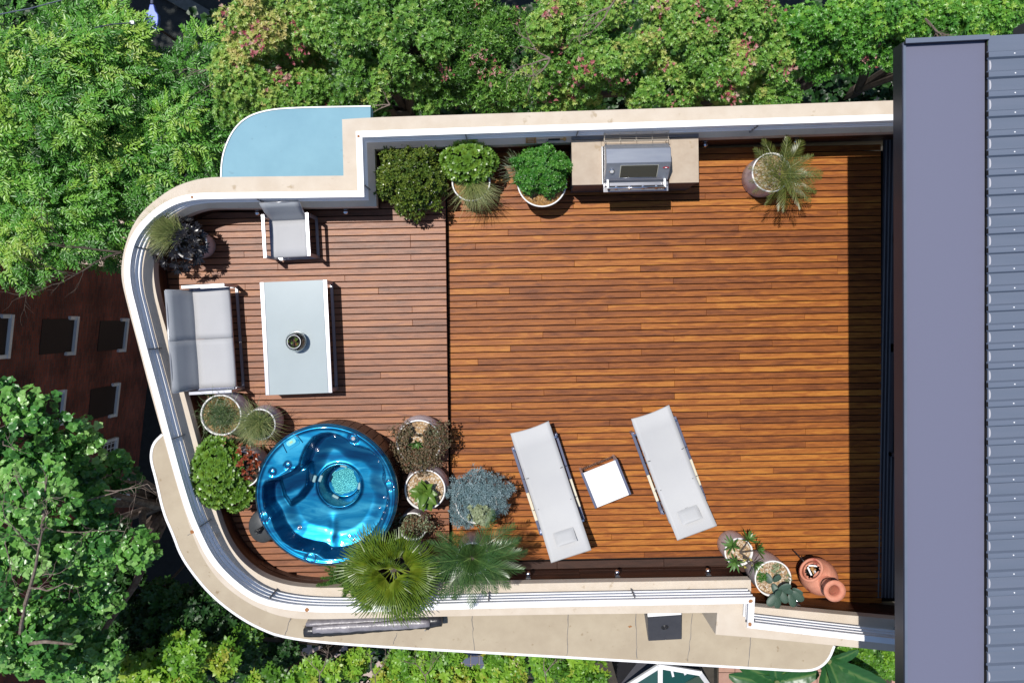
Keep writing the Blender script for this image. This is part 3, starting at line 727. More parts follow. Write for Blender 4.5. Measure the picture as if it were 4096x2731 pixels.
def sling_seat(name, label, cat, c, rz, width, n):
    """metal framed lounge seat; local x across, back rest towards +y"""
    t = local(name, label, cat, c, rz)
    hw, dp, ah, sh, bh = width / 2, .60, .53, .34, .76
    for sx in (-1, 1):
        x = sx * (hw - .025)
        mb = MB(); mb.box((x, 0, ah - .0125), (.045, dp, .025)); obj('armrest', mb, M['alu'], t, bevel=.004)
        for y in (-dp / 2 + .02, dp / 2 - .02):
            mb = MB(); mb.box((x, y, ah / 2 - .006), (.04, .04, ah - .03)); obj('leg', mb, M['alu'], t, bevel=.003)
        mb = MB(); mb.box((x, 0, .0145), (.038, dp - .082, .025)); obj('floor_runner', mb, M['alu'], t)
        mb = MB(); mb.box((x - sx * .035, -.01, sh - .02), (.025, dp - .09, .035)); obj('seat_rail', mb, M['alud'], t)
    for y, z, nm in ((-dp / 2 + .02, .0145, 'front_bar'), (-dp / 2 + .03, sh - .045, 'seat_bar'), (dp / 2 - .03, sh - .045, 'seat_bar')):
        mb = MB(); mb.box((0, y, z), (width - .095, .036, .022)); obj(nm, mb, M['alu'], t)
    for k in range(n):                      # seat slings
        x0 = -hw + .07 + (width - .14) * k / n + (.003 if k else 0); x1 = -hw + .07 + (width - .14) * (k + 1) / n
        def surf(pts, th):
            mb = MB(); nx = 8; vs = []; fs = []; m_ = len(pts)
            for i in range(nx + 1):
                f = i / nx; x = x0 + (x1 - x0) * f; sag = -.012 * math.sin(math.pi * f)
                for (y, z, ny, nz) in pts: vs.append((x, y + ny * sag * .6, z + nz * sag))
                for (y, z, ny, nz) in pts: vs.append((x, y + ny * (sag * .6 - th), z + nz * (sag - th)))
            w2 = 2 * m_
            for i in range(nx):
                for j in range(m_ - 1):
                    a = i * w2 + j; fs.append((a, a + 1, a + w2 + 1, a + w2)); a += m_; fs.append((a, a + w2, a + w2 + 1, a + 1))
                for j in (0, m_ - 1):
                    a = i * w2 + j; fs.append((a, a + w2, a + w2 + m_, a + m_))
            for i in (0, nx):
                for j in range(m_ - 1): a = i * w2 + j; fs.append((a, a + m_, a + m_ + 1, a + 1))
            mb.add(vs, fs); return mb
        seat = [(-dp / 2 - .0 + .01, sh - .02, 0, 1), (-dp / 2 + .03, sh + .012, 0, 1), (-.15, sh + .008, 0, 1), (0, sh - .006, 0, 1), (.14, sh - .008, 0, 1), (dp / 2 - .07, sh, 0, 1)]
        obj('seat', surf(seat, .006), M['sling'], t, smooth=True)
        back = [(dp / 2 - .07, sh + .004, 0, 1), (dp / 2 - .04, sh + .06, -1, .3), (dp / 2 + .01, sh + .2, -1, .25), (dp / 2 + .055, sh + .32, -1, .2), (dp / 2 + .11, bh, -1, .1), (dp / 2 + .135, bh - .004, 0, 1)]
        obj('backrest', surf(back, .006), M['slingb'], t, smooth=True)
    for sx in ([-1, 1] if n == 1 else [-1, 0, 1]):
        mb = MB(); x = sx * (hw - .068)
        mb.tube([(x, dp / 2 - .06, sh - .03), (x, dp / 2 + .02, sh + .2), (x, dp / 2 + .12, bh - .012)], .011, 8); obj('back_post', mb, M['alu'], t, smooth=True)
    mb = MB(); mb.tube([(-hw + .068, dp / 2 + .12, bh - .012), (hw - .068, dp / 2 + .12, bh - .012)], .011, 8); obj('back_rail', mb, M['alu'], t, smooth=True)
    return t
M['slingb'] = mat('grey_sling_back', (.32, .335, .36), (.29, .305, .33), 2, .45, bump=.1, bscale=400)
c = P(1143, 941, ZD + .53); sling_seat('armchair', 'grey sling armchair with silver metal frame and flat arms, alone by the north parapet', 'chair', Vector((c.x, c.y - .0, ZD)), math.radians(2.6), .66, 1)
c = P(826, 1357, ZD + .53); sling_seat('garden_sofa', 'two seat grey sling sofa on a silver frame with its back to the west parapet', 'sofa', Vector((c.x, c.y, ZD)), math.radians(93.2), 1.53, 2)

# coffee table
z = ZD + .40
tl, tr, brr, bll = P(1042, 1130, z), P(1311, 1118, z), P(1326, 1570, z), P(1060, 1581, z)
c = (tl + tr + brr + bll) / 4; wv = ((tr + brr) - (tl + bll)) / 2; wd = wv.length; ln = ((tl + tr) - (bll + brr)).length / 2
t = local('coffee_table', 'long low table with frosted pale glass top between silver side rails', 'table', Vector((c.x, c.y, ZD)), math.atan2(wv.y, wv.x) * .3 + math.radians(1.5))
for sx in (-1, 1):
    mb = MB(); mb.box((sx * (wd / 2 - .028), 0, .392), (.056, ln, .024)); obj('side_rail', mb, M['alu'], t, bevel=.003)
    for sy in (-1, 1):
        mb = MB(); mb.box((sx * (wd / 2 - .03), sy * (ln / 2 - .03), .19), (.05, .05, .38)); obj('leg', mb, M['alu'], t, bevel=.003)
    mb = MB(); mb.box((sx * (wd / 2 - .03), 0, .014), (.04, ln - .12, .024)); obj('floor_runner', mb, M['alu'], t)
mb = MB(); mb.box((0, 0, .396), (wd - .116, ln - .0, .012)); obj('glass_top', mb, M['glass_top'], t, bevel=.003)
for sy in (-1, 1):
    mb = MB(); mb.box((0, sy * (ln / 2 - .05), .368), (wd - .12, .03, .024)); obj('cross_bar', mb, M['alu'], t)

# terrarium bowl on the table
c = P(1184, 1366, z + .1)
t = local('terrarium', 'round glass bowl of small succulents standing on the frosted table', 'terrarium', Vector((c.x, c.y, z + .003)), 0)
g = mat('clear_glass', (.95, .97, .97), rough=.02, trans=1, ior=1.3)
mb = MB(); prof = [(.05, 0), (.11, .02), (.143, .07), (.145, .11), (.125, .16), (.095, .195), (.092, .2), (.088, .195), (.118, .158), (.138, .11), (.136, .07), (.104, .026), (0.001, .008)]
mb.lathe(prof, n=40); obj('bowl', mb, g, t, smooth=True)
mb = MB(); mb.tube([(.092 * math.cos(a), .092 * math.sin(a), .198) for a in [i * math.pi / 16 for i in range(33)]], .004, 6, cap=False); obj('bowl_rim', mb, M['rail'], t, smooth=True)
mb = MB(); mb.lathe([(.001, .085), (.13, .08), (.128, .06), (.1, .03), (.001, .02)], n=30); obj('soil', mb, M['soil'], t, smooth=True)

# ---------------- loungers
def lounger(label, foot, head, tw0, tw1):
    a = P(*foot, .34); b = P(*head, .58); d = (b - a); Lh = Vector((d.x, d.y, 0)).length; rz = math.atan2(d.y, d.x)
    t = thing('sun_lounger', label, 'sun lounger', (a.x, a.y, 0), rz, 'white sling sun loungers')
    Wf = .60
    hinge = Lh * .62
    mb = MB(); prof = [(.0, .335), (.015, .35)] + [(Lh * f, .345 - .012 * math.sin(math.pi * f / .62)) for f in (.15, .3, .45)] + [(hinge, .35), (hinge + .12, .385), (Lh * .82, .475), (Lh - .02, .60), (Lh, .592)]
    nx = 10; vs = []; m_ = len(prof)
    for i in range(nx + 1):
        f = i / nx; sag = math.sin(math.pi * f)
        for k_, (x, zz) in enumerate(prof):
            wl = Wf * (tw0 + (tw1 - tw0) * x / Lh); endc = (.02 * sag if k_ <= 1 else (-.0 * sag if k_ >= m_ - 2 else 0))
            vs.append((x + endc, (f - .5) * wl, zz - .014 * sag * (1 if 1 < k_ < m_ - 2 else .3)))
    o2 = len(vs); vs += [(x, y, zz - .006) for x, y, zz in vs]; fs = []
    for i in range(nx):
        for j in range(m_ - 1):
            q_ = i * m_ + j; fs.append((q_, q_ + m_, q_ + m_ + 1, q_ + 1)); fs.append((o2 + q_, o2 + q_ + 1, o2 + q_ + m_ + 1, o2 + q_ + m_))
        for j in (0, m_ - 1): q_ = i * m_ + j; fs.append((q_, q_ + m_, o2 + q_ + m_, o2 + q_))
    for i in (0, nx):
        for j in range(m_ - 1): q_ = i * m_ + j; fs.append((q_, q_ + 1, o2 + q_ + 1, o2 + q_))
    mb.add(vs, fs); obj('sling', mb, M['slingw'], t, smooth=True)
    x0, x1 = Lh * .12, Lh * .83
    for sy in (-1, 1):
        y = sy * (Wf / 2 + .03)
        for (xa, xb, nm, mt) in ((x0, x0 + (x1 - x0) * .52, 'runner', 'alud'), (x0 + (x1 - x0) * .52, x0 + (x1 - x0) * .84, 'armrest', 'cream'), (x0 + (x1 - x0) * .84, x1, 'runner', 'alud')):  # one runner in two tones, pale middle between grey-blue ends
            mb = MB(); mb.box(((xa + xb) / 2, y, .20 if nm == 'armrest' else .195), (xb - xa - .002, .042, .03)); obj(nm, mb, M[mt], t, bevel=.003)
        mb = MB(); mb.box((Lh * .47, y - sy * .045, .315), (Lh * .86, .022, .035)); obj('side_rail', mb, M['alu'], t, bevel=.003)
        for x in (x0 + .03, x1 - .03):
            mb = MB(); mb.box((x, y, .09), (.04, .04, .18)); obj('leg', mb, M['alud'], t)
            mb = MB(); mb.box((x, y - sy * .022, .25), (.03, .05, .1)); obj('corner_plate', mb, M['chrome'], t)
        for x in (x0 + (x1 - x0) * .35, hinge, x1 - .12):
            mb = MB(); mb.tube([(x, y - sy * .09, .352), (x, y - sy * .0, .30)], .005, 6); obj('bolt', mb, M['dgrey'], t)
        mb = MB(); mb.tube([(hinge + .2, y - sy * .04, .22), (hinge + .35, y - sy * .045, .42)], .009, 6); obj('back_prop', mb, M['alu'], t)
    for x in (x0 + .03, x1 - .03, hinge):
        mb = MB(); mb.box((x, 0, .17), (.03, Wf + .04, .025)); obj('cross_bar', mb, M['alu'], t)
    # pillow pouch near the head end
    px_ = Lh * .855; zz = .515; mb = MB(); n_ = 10
    vs = []
    for i in range(n_ + 1):
        for j in range(n_ + 1):
            u_, v_ = i / n_ - .5, j / n_ - .5
            h_ = max(0, (1 - (2 * u_) ** 4) * (1 - (2 * v_) ** 4)) ** .5
            xx = px_ + u_ * .17; vs.append((xx, v_ * .30, .478 + (xx - Lh * .82) * .76 + .004 + h_ * .03))
    o2 = len(vs); vs += [(x, y, z_ - .028 if False else .470 + (x - Lh * .82) * .76) for x, y, z_ in vs]; fs = []
    for i in range(n_):
        for j in range(n_): q_ = i * (n_ + 1) + j; fs.append((q_, q_ + n_ + 1, q_ + n_ + 2, q_ + 1)); fs.append((o2 + q_, o2 + q_ + 1, o2 + q_ + n_ + 2, o2 + q_ + n_ + 1))
    mb.add(vs, fs); obj('pillow', mb, M['slingw'], t, smooth=True)
    mb = MB(); mb.tube([(px_ - .085, -.13, .415 + .03), (px_ - .088, .0, .45), (px_ - .085, .14, .445), (px_ - .03, .152, .49), (px_ + .06, .15, .545)], .0035, 5); obj('pillow_seam', mb, M['mgrey'], t)
    return t
M['slingw'] = mat('white_sling', (.45, .45, .45), (.43, .43, .435), 2, .6, bump=.08, bscale=400)
lounger('white sling sun lounger nearer the potted palms, left of the little square table', (2118, 1708), (2285, 2224), .97, 1.0)
lounger('white sling sun lounger to the right of the little square table', (2600, 1647), (2788, 2131), .97, 1.0)

# small square table between them
z = .38
q4 = [P(x, y, z) for x, y in ((2335, 1889), (2459, 1842), (2518, 1976), (2388, 2031))]
c = sum(q4, Vector()) / 4; e = (q4[1] - q4[0] + q4[2] - q4[3]) / 2; e2 = (q4[0] - q4[3] + q4[1] - q4[2]) / 2
t = local('side_table', 'small square white side table with silver frame between the two sun loungers', 'table', Vector((c.x, c.y, 0)), math.atan2(e.y, e.x))
wa, wb = e.length, e2.length
mb = MB(); mb.box((0, 0, z - .006), (wa, wb, .012)); obj('table_top', mb, M['white'], t, bevel=.002)
for sx in (-1, 1):
    mb = MB(); mb.box((sx * (wa / 2 + .018), 0, z - .02), (.034, wb + .01, .028)); obj('side_rail', mb, M['alud'], t, bevel=.003)
    mb = MB(); mb.box((sx * (wa / 2 + .018), 0, .015), (.034, wb - .06, .026)); obj('floor_runner', mb, M['alud'], t)
    for sy in (-1, 1):
        mb = MB(); mb.box((sx * (wa / 2 + .018), sy * (wb / 2 - .013), z / 2 - .018), (.032, .03, z - .034)); obj('leg', mb, M['alu'], t)
for sy in (-1, 1):
    mb = MB(); mb.box((0, sy * (wb / 2 - .012), .06), (wa - .0, .03, .026)); obj('cross_bar', mb, M['chrome'], t)

# ---------------- barbecue bench
ZC = .70
LB, LF, RF, RBk = P(2287, 562, ZC), P(2289, 741, ZC), P(2796, 730, ZC), P(2795, 547, ZC)
t = thing('barbecue_bench', 'stone topped outdoor kitchen bench holding the barbecue against the north parapet', 'bench', (LF.x, LF.y, 0))
ux = (RF - LF).normalized(); uy = Vector((-ux.y, ux.x, 0)); Wd = (RF - LF).length; Dp = (LB - LF).length
rzb = math.atan2(ux.y, ux.x); t.rotation_euler = (0, 0, rzb)
bx0, bx1 = (P(2408, 741, ZC) - LF).length, (P(2677, 735, ZC) - LF).length
for xa, xb in ((0, bx0), (bx1, Wd)):
    mb = MB(); mb.box(((xa + xb) / 2, Dp / 2, ZC - .02), (xb - xa, Dp, .04)); obj('benchtop', mb, M['stone'], t, bevel=.004)
mb = MB(); mb.box(((bx0 + bx1) / 2, Dp - .045, ZC - .02), (bx1 - bx0 - .004, .09, .038)); obj('benchtop', mb, M['stone'], t)
mb = MB(); mb.box((Wd / 2, Dp / 2 + .02, .33), (Wd - .03, Dp - .06, .655)); obj('cabinet', mb, M['dgrey'], t)
for k in range(4):
    mb = MB(); mb.box((.02 + (Wd - .04) * (k + .5) / 4, .012, .33), ((Wd - .06) / 4, .02, .6)); obj('cabinet_door', mb, M['dgrey'], t, bevel=.003)
mb = MB(); mb.box((Wd / 2, Dp + .03, ZC + .0), (Wd, .045, .03)); obj('rear_trim', mb, M['mgrey'], t)

bb_ = thing('barbecue', 'stainless steel hooded gas barbecue with viewing window and four knobs, set into the stone bench', 'barbecue', (LF.x, LF.y, ZC))
bb_.rotation_euler = (0, 0, rzb)
bw = bx1 - bx0 - .01; bc = (bx0 + bx1) / 2
hz = .34; yb0, yb1 = .06, Dp - .09            # front and back of the hood
prof = [(yb1, .0), (yb1, .12), (yb1 - .09, hz - .06), (yb1 - .13, hz), (yb1 - .40, hz - .015), (yb0 - .005, .07), (yb0, .02), (yb0, .0)]
prof = [(Dp - .10, 0), (Dp - .10, .14), (Dp - .19, .30), (Dp - .385, .33), (.035, .10), (.015, .04), (.015, 0)]
def hoodshape(x0, x1, prof):
    mb = MB(); n_ = len(prof); vs = [(x0, y, z_) for y, z_ in prof] + [(x1, y, z_) for y, z_ in prof]
    fs = [tuple(range(n_)), tuple(range(2 * n_ - 1, n_ - 1, -1))] + [(i, n_ + i, n_ + (i + 1) % n_, (i + 1) % n_) for i in range(n_)]
    return mb.add(vs, fs)
M['hoods'] = mat('hood_steel', (.24, .26, .31), (.30, .32, .36), 2.5, .34, metal=.5, stretch=(.6, 3, 3))
obj('hood', hoodshape(bc - bw / 2 + .02, bc + bw / 2 - .03, prof), M['hoods'], bb_, bevel=.008)
# window on the sloping front
A_ = Vector((0, Dp - .385, .33)); B_ = Vector((0, .035, .10)); sl_ = (B_ - A_); nrm = Vector((0, sl_.z, -sl_.y)).normalized(); nrm = nrm if nrm.z > 0 else -nrm
def slope_quad(xa, xb, f0, f1, off, th):
    mb = MB(); a = A_ + sl_ * f0; b = A_ + sl_ * f1; vs = []
    for o_ in (off - th, off):
        for x, p in ((xa, a), (xb, a), (xb, b), (xa, b)): vs.append(Vector((x, p.y, p.z)) + nrm * o_)
    mb.add(vs, [(0, 1, 2, 3), (7, 6, 5, 4), (0, 4, 5, 1), (1, 5, 6, 2), (2, 6, 7, 3), (3, 7, 4, 0)]); return mb
wx0, wx1 = bc - bw * .26, bc + bw * .28
fr_ = obj('window_frame', slope_quad(wx0 - .008, wx1 + .008, .13, .86, .006, .01), M['chrome'], bb_)
obj('window', slope_quad(wx0, wx1, .16, .83, .009, .012), M['blackg'], bb_)
c0 = A_ + sl_ * .42; th_ = MB(); q_ = nrm.to_track_quat('Z', 'Y').to_matrix()
th_.lathe([(.034, 0), (.034, .02), (.028, .026), (.02, .026)], (bc - bw * .39, c0.y, c0.z), 20, M=q_); th_.tube([(bc - bw * .39, c0.y + .035, c0.z + .02), (bc - bw * .39, c0.y + .06, c0.z + .035)], .008, 6); obj('thermometer', th_, M['chrome'], bb_, smooth=False)
th_ = MB(); th_.lathe([(.022, .027), (.001, .028)], (bc - bw * .39, c0.y, c0.z), 20, M=q_); obj('dial', th_, M['rail'], bb_)
bd = MB(); c1_ = A_ + sl_ * .30; hx_ = .045
pts = [Vector((bc + bw * .40 + dx * hx_, c1_.y + dy * .016 * (-sl_.y) / .3, c1_.z + dy * .016 * .5)) + nrm * .006 for dx, dy in ((-1, 0), (-.5, .55), (0, .8), (.5, .55), (1, 0), (.5, -.55), (0, -.8), (-.5, -.55))]
bd.add(pts + [p + nrm * .004 for p in pts], [tuple(range(8)), tuple(range(15, 7, -1))] + [(i, (i + 1) % 8, 8 + (i + 1) % 8, 8 + i) for i in range(8)]); obj('badge', bd, M['red'], bb_)
mb = MB(); mb.bar(pts[0] * .35 + pts[4] * .65 + nrm * .006, pts[0] * .65 + pts[4] * .35 + nrm * .006, .008, .004); obj('badge_bar', mb, M['white'], bb_)
# control panel, knobs, handle
mb = MB(); mb.box((bc, -.045, .0), (bw - .02, .13, .03)); mb.box((bc, -.01, .03), (bw - .05, .05, .04)); obj('control_panel', mb, M['steel'], bb_, bevel=.004)
mb = MB(); mb.box((bc + .005, -.04, .017), (bw - .12, .09, .006)); obj('panel_face', mb, M['dgrey'], bb_)
for k in range(4):
    mb = MB(); mb.lathe([(.028, .0), (.028, .014), (.02, .034), (.001, .036)], (bc - bw * .30 + k * bw * .2, -.055, .02), 16); mb.box((bc - bw * .30 + k * bw * .2, -.055, .058), (.008, .04, .01)); obj('knob', mb, M['chrome'], bb_)
mb = MB(); mb.tube([(bc - bw / 2 + .06, -.075, .13), (bc + bw / 2 - .08, -.075, .13)], .012, 10); obj('handle', mb, M['chrome'], bb_, smooth=True)
for x in (bc - bw / 2 + .06, bc + bw / 2 - .08):
    mb = MB(); mb.bar((x, -.08, .13), (x, .06, .10), .03, .02); obj('handle_bracket', mb, M['white'], bb_, bevel=.004)
mb = MB(); mb.box((bc - bw / 2 + .002, Dp * .42, .012), (.012, Dp * .84, .03)); obj('side_flange', mb, M['white'], bb_)
# wire warming rack behind the hood
rk = thing('wire_rack', 'wire warming rack lying behind the barbecue hood', 'rack', (LF.x, LF.y, ZC)); rk.rotation_euler = (0, 0, rzb)
ya, yb_, x0r, x1r = Dp - .05, Dp + .06, bc - bw / 2 + .02, bc + bw / 2 - .02
for zz in (.10, .17):
    mb = MB(); mb.tube([(x0r, ya, zz), (x1r, ya, zz), (x1r, yb_, zz), (x0r, yb_, zz), (x0r, ya, zz)], .004, 6); obj('wire_frame', mb, M['grille'], rk)
for k in range(4):
    y = ya + (yb_ - ya) * (k + .5) / 4
    mb = MB(); mb.tube([(x0r, y, .10), (x1r, y, .10)], .003, 5); obj('wire', mb, M['grille'], rk)
for k in range(5):
    x = x0r + (x1r - x0r) * k / 4
    mb = MB(); mb.tube([(x, ya, .17), (x, ya, .10), (x, yb_, .10), (x, yb_, .17)], .0035, 5); obj('wire', mb, M['grille'], rk)
for x in (x0r + .02, x1r - .02):
    for y in (ya, yb_): mb = MB(); mb.tube([(x, y, .1), (x, y, .006)], .004, 5); obj('leg', mb, M['grille'], rk)
# spatula on the parapet ledge
a = P(2103, 561, ZP + .02); b = P(2264, 557, ZP + .02); t = thing('spatula', 'slotted barbecue spatula with black handle resting on the parapet ledge', 'spatula', (a.x, a.y, ZP)); t.rotation_euler = (0, 0, math.atan2(b.y - a.y, b.x - a.x))
mb = MB()
for y in (-.035, -.0117, .0117, .035): mb.box((.07, y, .014), (.1, .012, .004))
mb.box((.013, 0, .014), (.025, .085, .004)); mb.box((.13, 0, .014), (.03, .085, .004)); obj('blade', mb, M['woodc'], t)
mb = MB(); mb.tube([(.14, 0, .015), (.32, 0, .018)], .006, 6); obj('shaft', mb, M['steel'], t)
mb = MB(); mb.tube([(.31, 0, .02), (.47, 0, .02)], .014, 10); obj('handle', mb, M['black'], t, smooth=True)
mb = MB(); mb.tube([(.47, 0, .02), (.51, 0, .02)], .008, 8); mb.lathe([(.001, -.01), (.024, -.008), (.026, 0), (.024, .008), (.001, .01)], (.535, 0, .02), 16); obj('hanging_loop', mb, M['woodc'], t)

# wall lights on the cladding
def nearest_inner(p):
    best = None
    for a, b in zip(inner[:-1], inner[1:]):
        a = Vector(a); b = Vector(b); ab = b - a; tt = max(0, min(1, (Vector((p.x, p.y)) - a).dot(ab) / max(1e-9, ab.length_squared))); q_ = a + ab * tt; d_ = (Vector((p.x, p.y)) - q_).length
        if best is None or d_ < best[0]: best = (d_, q_, ab.normalized())
    return best
lights = [(2113, 2299, 'leftmost chrome wall light on the south wall cladding, beside the feather palm shadow'), (2470, 2292, 'middle chrome wall light on the south wall cladding, below the two loungers'), (2834, 2283, 'chrome wall light on the south wall cladding beside the spiky aloe pot'),
          (3192, 2400, 'chrome wall light behind the prickly pear, left of the terracotta chiminea'), (2822, 590, 'wall light on the north cladding just right of the stone bench'), (3187, 580, 'wall light on the north cladding behind the potted date palm'),
          (1382, 852, 'wall light on the cladding right of the armchair'), (1028, 852, 'wall light half hidden left of the armchair back'), (1732, 622, 'wall light between the jade bush and the green rosette bush')]
for (x, y, lab) in lights:
    p = P(x, y, .36); d_, q_, tn = nearest_inner(p); n_ = Vector((-tn.y, tn.x)); rz = math.atan2(n_.y, n_.x)
    base = q_ - n_ * .028
    t = thing('wall_light', lab, 'wall light', (base.x, base.y, .33), rz, 'chrome wall lights round the terrace')
    mb = MB(); mb.box((.008, 0, 0), (.012, .07, .1)); obj('back_plate', mb, M['steel'], t)
    mb = MB(); mb.lathe([(.032, -.035), (.036, .03), (.03, .038), (.001, .04)], (.052, 0, 0), 20); obj('shade', mb, M['chrome'], t, smooth=True)
    mb = MB(); mb.tube([(.01, 0, 0), (.03, 0, 0)], .01, 8); obj('arm', mb, M['steel'], t)

# ---------------- spa cover and vent box on the ledge, utility box
t = thing('spa_cover', 'folded black and silver vinyl spa cover standing on edge on the concrete ledge', 'spa cover', tuple(P(1490, 2500, ZL)))
def vinyl(pa, pb, wdt, h0, h1, m, nm, seed):
    r = random.Random(seed); mb = MB(); n_ = 26; vs = []
    a = Vector(pa); b = Vector(pb); d_ = (b - a).normalized(); s_ = Vector((-d_.y, d_.x, 0))
    for i in range(n_ + 1):
        f = i / n_; p = a.lerp(b, f); k = 1 - .25 * (abs(2 * f - 1) ** 8)
        w0 = wdt / 2 * k + r.uniform(-.006, .006); hh = h1 + r.uniform(-.008, .008)
        for (x_, z_) in ((-w0, h0), (-w0 * 1.05, (h0 + hh) / 2), (-w0 * .85, hh - .02), (0, hh), (w0 * .85, hh - .02), (w0 * 1.05, (h0 + hh) / 2), (w0, h0)): vs.append((p.x + s_.x * x_, p.y + s_.y * x_, z_))
    fs = [tuple(range(7)), tuple(n_ * 7 + k for k in range(6, -1, -1))]
    for i in range(n_):
        for k in range(7): fs.append((i * 7 + k, i * 7 + (k + 1) % 7, (i + 1) * 7 + (k + 1) % 7, (i + 1) * 7 + k))
    mb.add(vs, fs); return obj(nm, mb, m, t, world=True, smooth=True)
zt = ZL + .30
a, b = P(1212, 2535, zt), P(1765, 2490, zt)
vinyl((a.x, a.y, 0), (b.x, b.y, 0), .20, ZL + .004, zt - .02, M['vinyl'], 'cover_half', 1)
a, b = P(1250, 2522, zt + .01), P(1718, 2496, zt + .01); vinyl((a.x, a.y, 0), (b.x, b.y, 0), .125, zt - .06, zt + .012, M['vinylg'], 'grey_panel', 2)
a, b = P(1222, 2500, zt - .05), P(1750, 2476, zt - .05); vinyl((a.x, a.y, 0), (b.x, b.y, 0), .09, ZL + .004, zt - .05, M['vinylg'], 'rear_flap', 3)
for x, y in ((1332, 2541), (1700, 2520)):
    a = P(x, y, ZL + .2); mb = MB(); mb.tube([a, a + Vector((0, -.03, -.08)), a + Vector((.01, -.05, -.19)), a + Vector((.03, -.07, -.195))], .012, 6); obj('strap', mb, M['vinyl'], t, world=True)

zt = ZL + .36
t = thing('utility_box', 'dark grey steel box with sloping lid and round vent on the concrete ledge', 'box', tuple(P(2660, 2500, ZL)))
wl, wr = P(2590, 2467, zt), P(2724, 2458, zt); fl, fr2 = P(2594, 2560, ZL + .06), P(2726, 2553, ZL + .06)
mb = MB()
vs = [(wl.x, wl.y, ZL), (wr.x, wr.y, ZL), (fr2.x, fr2.y, ZL), (fl.x, fl.y, ZL), (wl.x, wl.y, zt), (wr.x, wr.y, zt), (fr2.x, fr2.y, ZL + .06), (fl.x, fl.y, ZL + .06)]
mb.add(vs, [(3, 2, 1, 0), (0, 1, 5, 4), (2, 3, 7, 6), (1, 2, 6, 5), (3, 0, 4, 7)]); obj('body', mb, M['mgrey'], t, world=True)
up = Vector((0, 0, .012)); mb = MB(); T4 = [Vector(v_) for v_ in vs[4:]]; mb.add([p + Vector((0, 0, .002)) for p in T4] + [p + up for p in T4], [(0, 1, 2, 3), (7, 6, 5, 4), (0, 4, 5, 1), (1, 5, 6, 2), (2, 6, 7, 3), (3, 7, 4, 0)]); obj('lid', mb, M['dgrey'], t, world=True)
mb = MB(); mb.bar(T4[0] + Vector((0, .04, .0)), T4[1] + Vector((0, .04, .0)), .06, .03); obj('hinge_strip', mb, M['rail'], t, world=True)
cc = (T4[0] + T4[1] + T4[2] + T4[3]) / 4 + Vector((0, .02, .028)); nn = (T4[1] - T4[0]).cross(T4[3] - T4[0]); nn = nn if nn.z > 0 else -nn; qq = nn.to_track_quat('Z', 'Y').to_matrix()
for r_ in (.058, .044, .03, .016):
    mb = MB(); mb.lathe([(r_, 0), (r_ - .004, .004), (r_ - .009, 0)], cc, 24, M=qq); obj('vent_ring', mb, M['black'], t, world=True)
mb = MB(); mb.lathe([(.008, 0), (.006, .006), (.001, .007)], (T4[2] + T4[3]) / 2 + Vector((0, .03, .04)), 10, M=qq); obj('latch', mb, M['chrome'], t, world=True)
# dry leaf on the ledge
p = P(2520, 2504, ZL + .004); mb = MB(); mb.add([(p.x - .035, p.y, p.z), (p.x - .01, p.y - .016, p.z + .012), (p.x + .035, p.y - .002, p.z + .003), (p.x + .005, p.y + .018, p.z + .008)], [(0, 1, 2), (0, 2, 3)])
o = obj('dry_leaf', mb, M['rust']); tag(o, 'single dried leaf lying on the concrete ledge', 'leaf')

# ---------------- hot tub
RT = P(1589, 1980, ZD + .8).x - P(1303, 1980, ZD + .8).x
c = P(1304, 1981, ZD + .8)
ht = thing('hot_tub', 'round pearl blue acrylic hot tub with timber skirt at the corner of the raised deck', 'hot tub', (c.x, c.y, ZD))
ZTB = .80
def tp(x, y): return ((x - 448) / 390 * RT, -(y - 475) / 390 * RT)
basin = [tp(*p) for p in [(470, 128), (520, 142), (562, 165), (590, 195), (640, 205), (690, 222), (740, 268), (768, 320), (776, 370), (768, 405), (788, 445), (798, 510), (785, 580), (748, 665), (700, 735), (630, 790), (560, 818), (500, 828), (440, 828), (400, 800), (345, 792), (270, 772), (210, 732), (165, 665), (142, 600), (108, 550), (98, 490), (100, 430), (114, 400), (160, 384), (265, 332), (300, 305), (312, 262), (338, 205), (385, 152), (430, 132)]]
seat = [tp(*p) for p in [(175, 395), (260, 345), (338, 320), (338, 380), (325, 450), (280, 510), (222, 550), (190, 500), (178, 440)]]
def sdist(poly, X, Y):
    d = np.full(X.shape, 1e9); ins = np.zeros(X.shape, bool); n_ = len(poly)
    for i in range(n_):
        ax, ay = poly[i]; bx, by = poly[(i + 1) % n_]; ex, ey = bx - ax, by - ay
        tt = np.clip(((X - ax) * ex + (Y - ay) * ey) / (ex * ex + ey * ey), 0, 1); d = np.minimum(d, np.hypot(X - ax - tt * ex, Y - ay - tt * ey))
        cnd = ((ay > Y) != (by > Y)) & (X < (bx - ax) * (Y - ay) / (by - ay + 1e-12) + ax); ins ^= cnd
    return np.where(ins, d, -d)
def ss(x, a, b): t_ = np.clip((x - a) / (b - a), 0, 1); return t_ * t_ * (3 - 2 * t_)
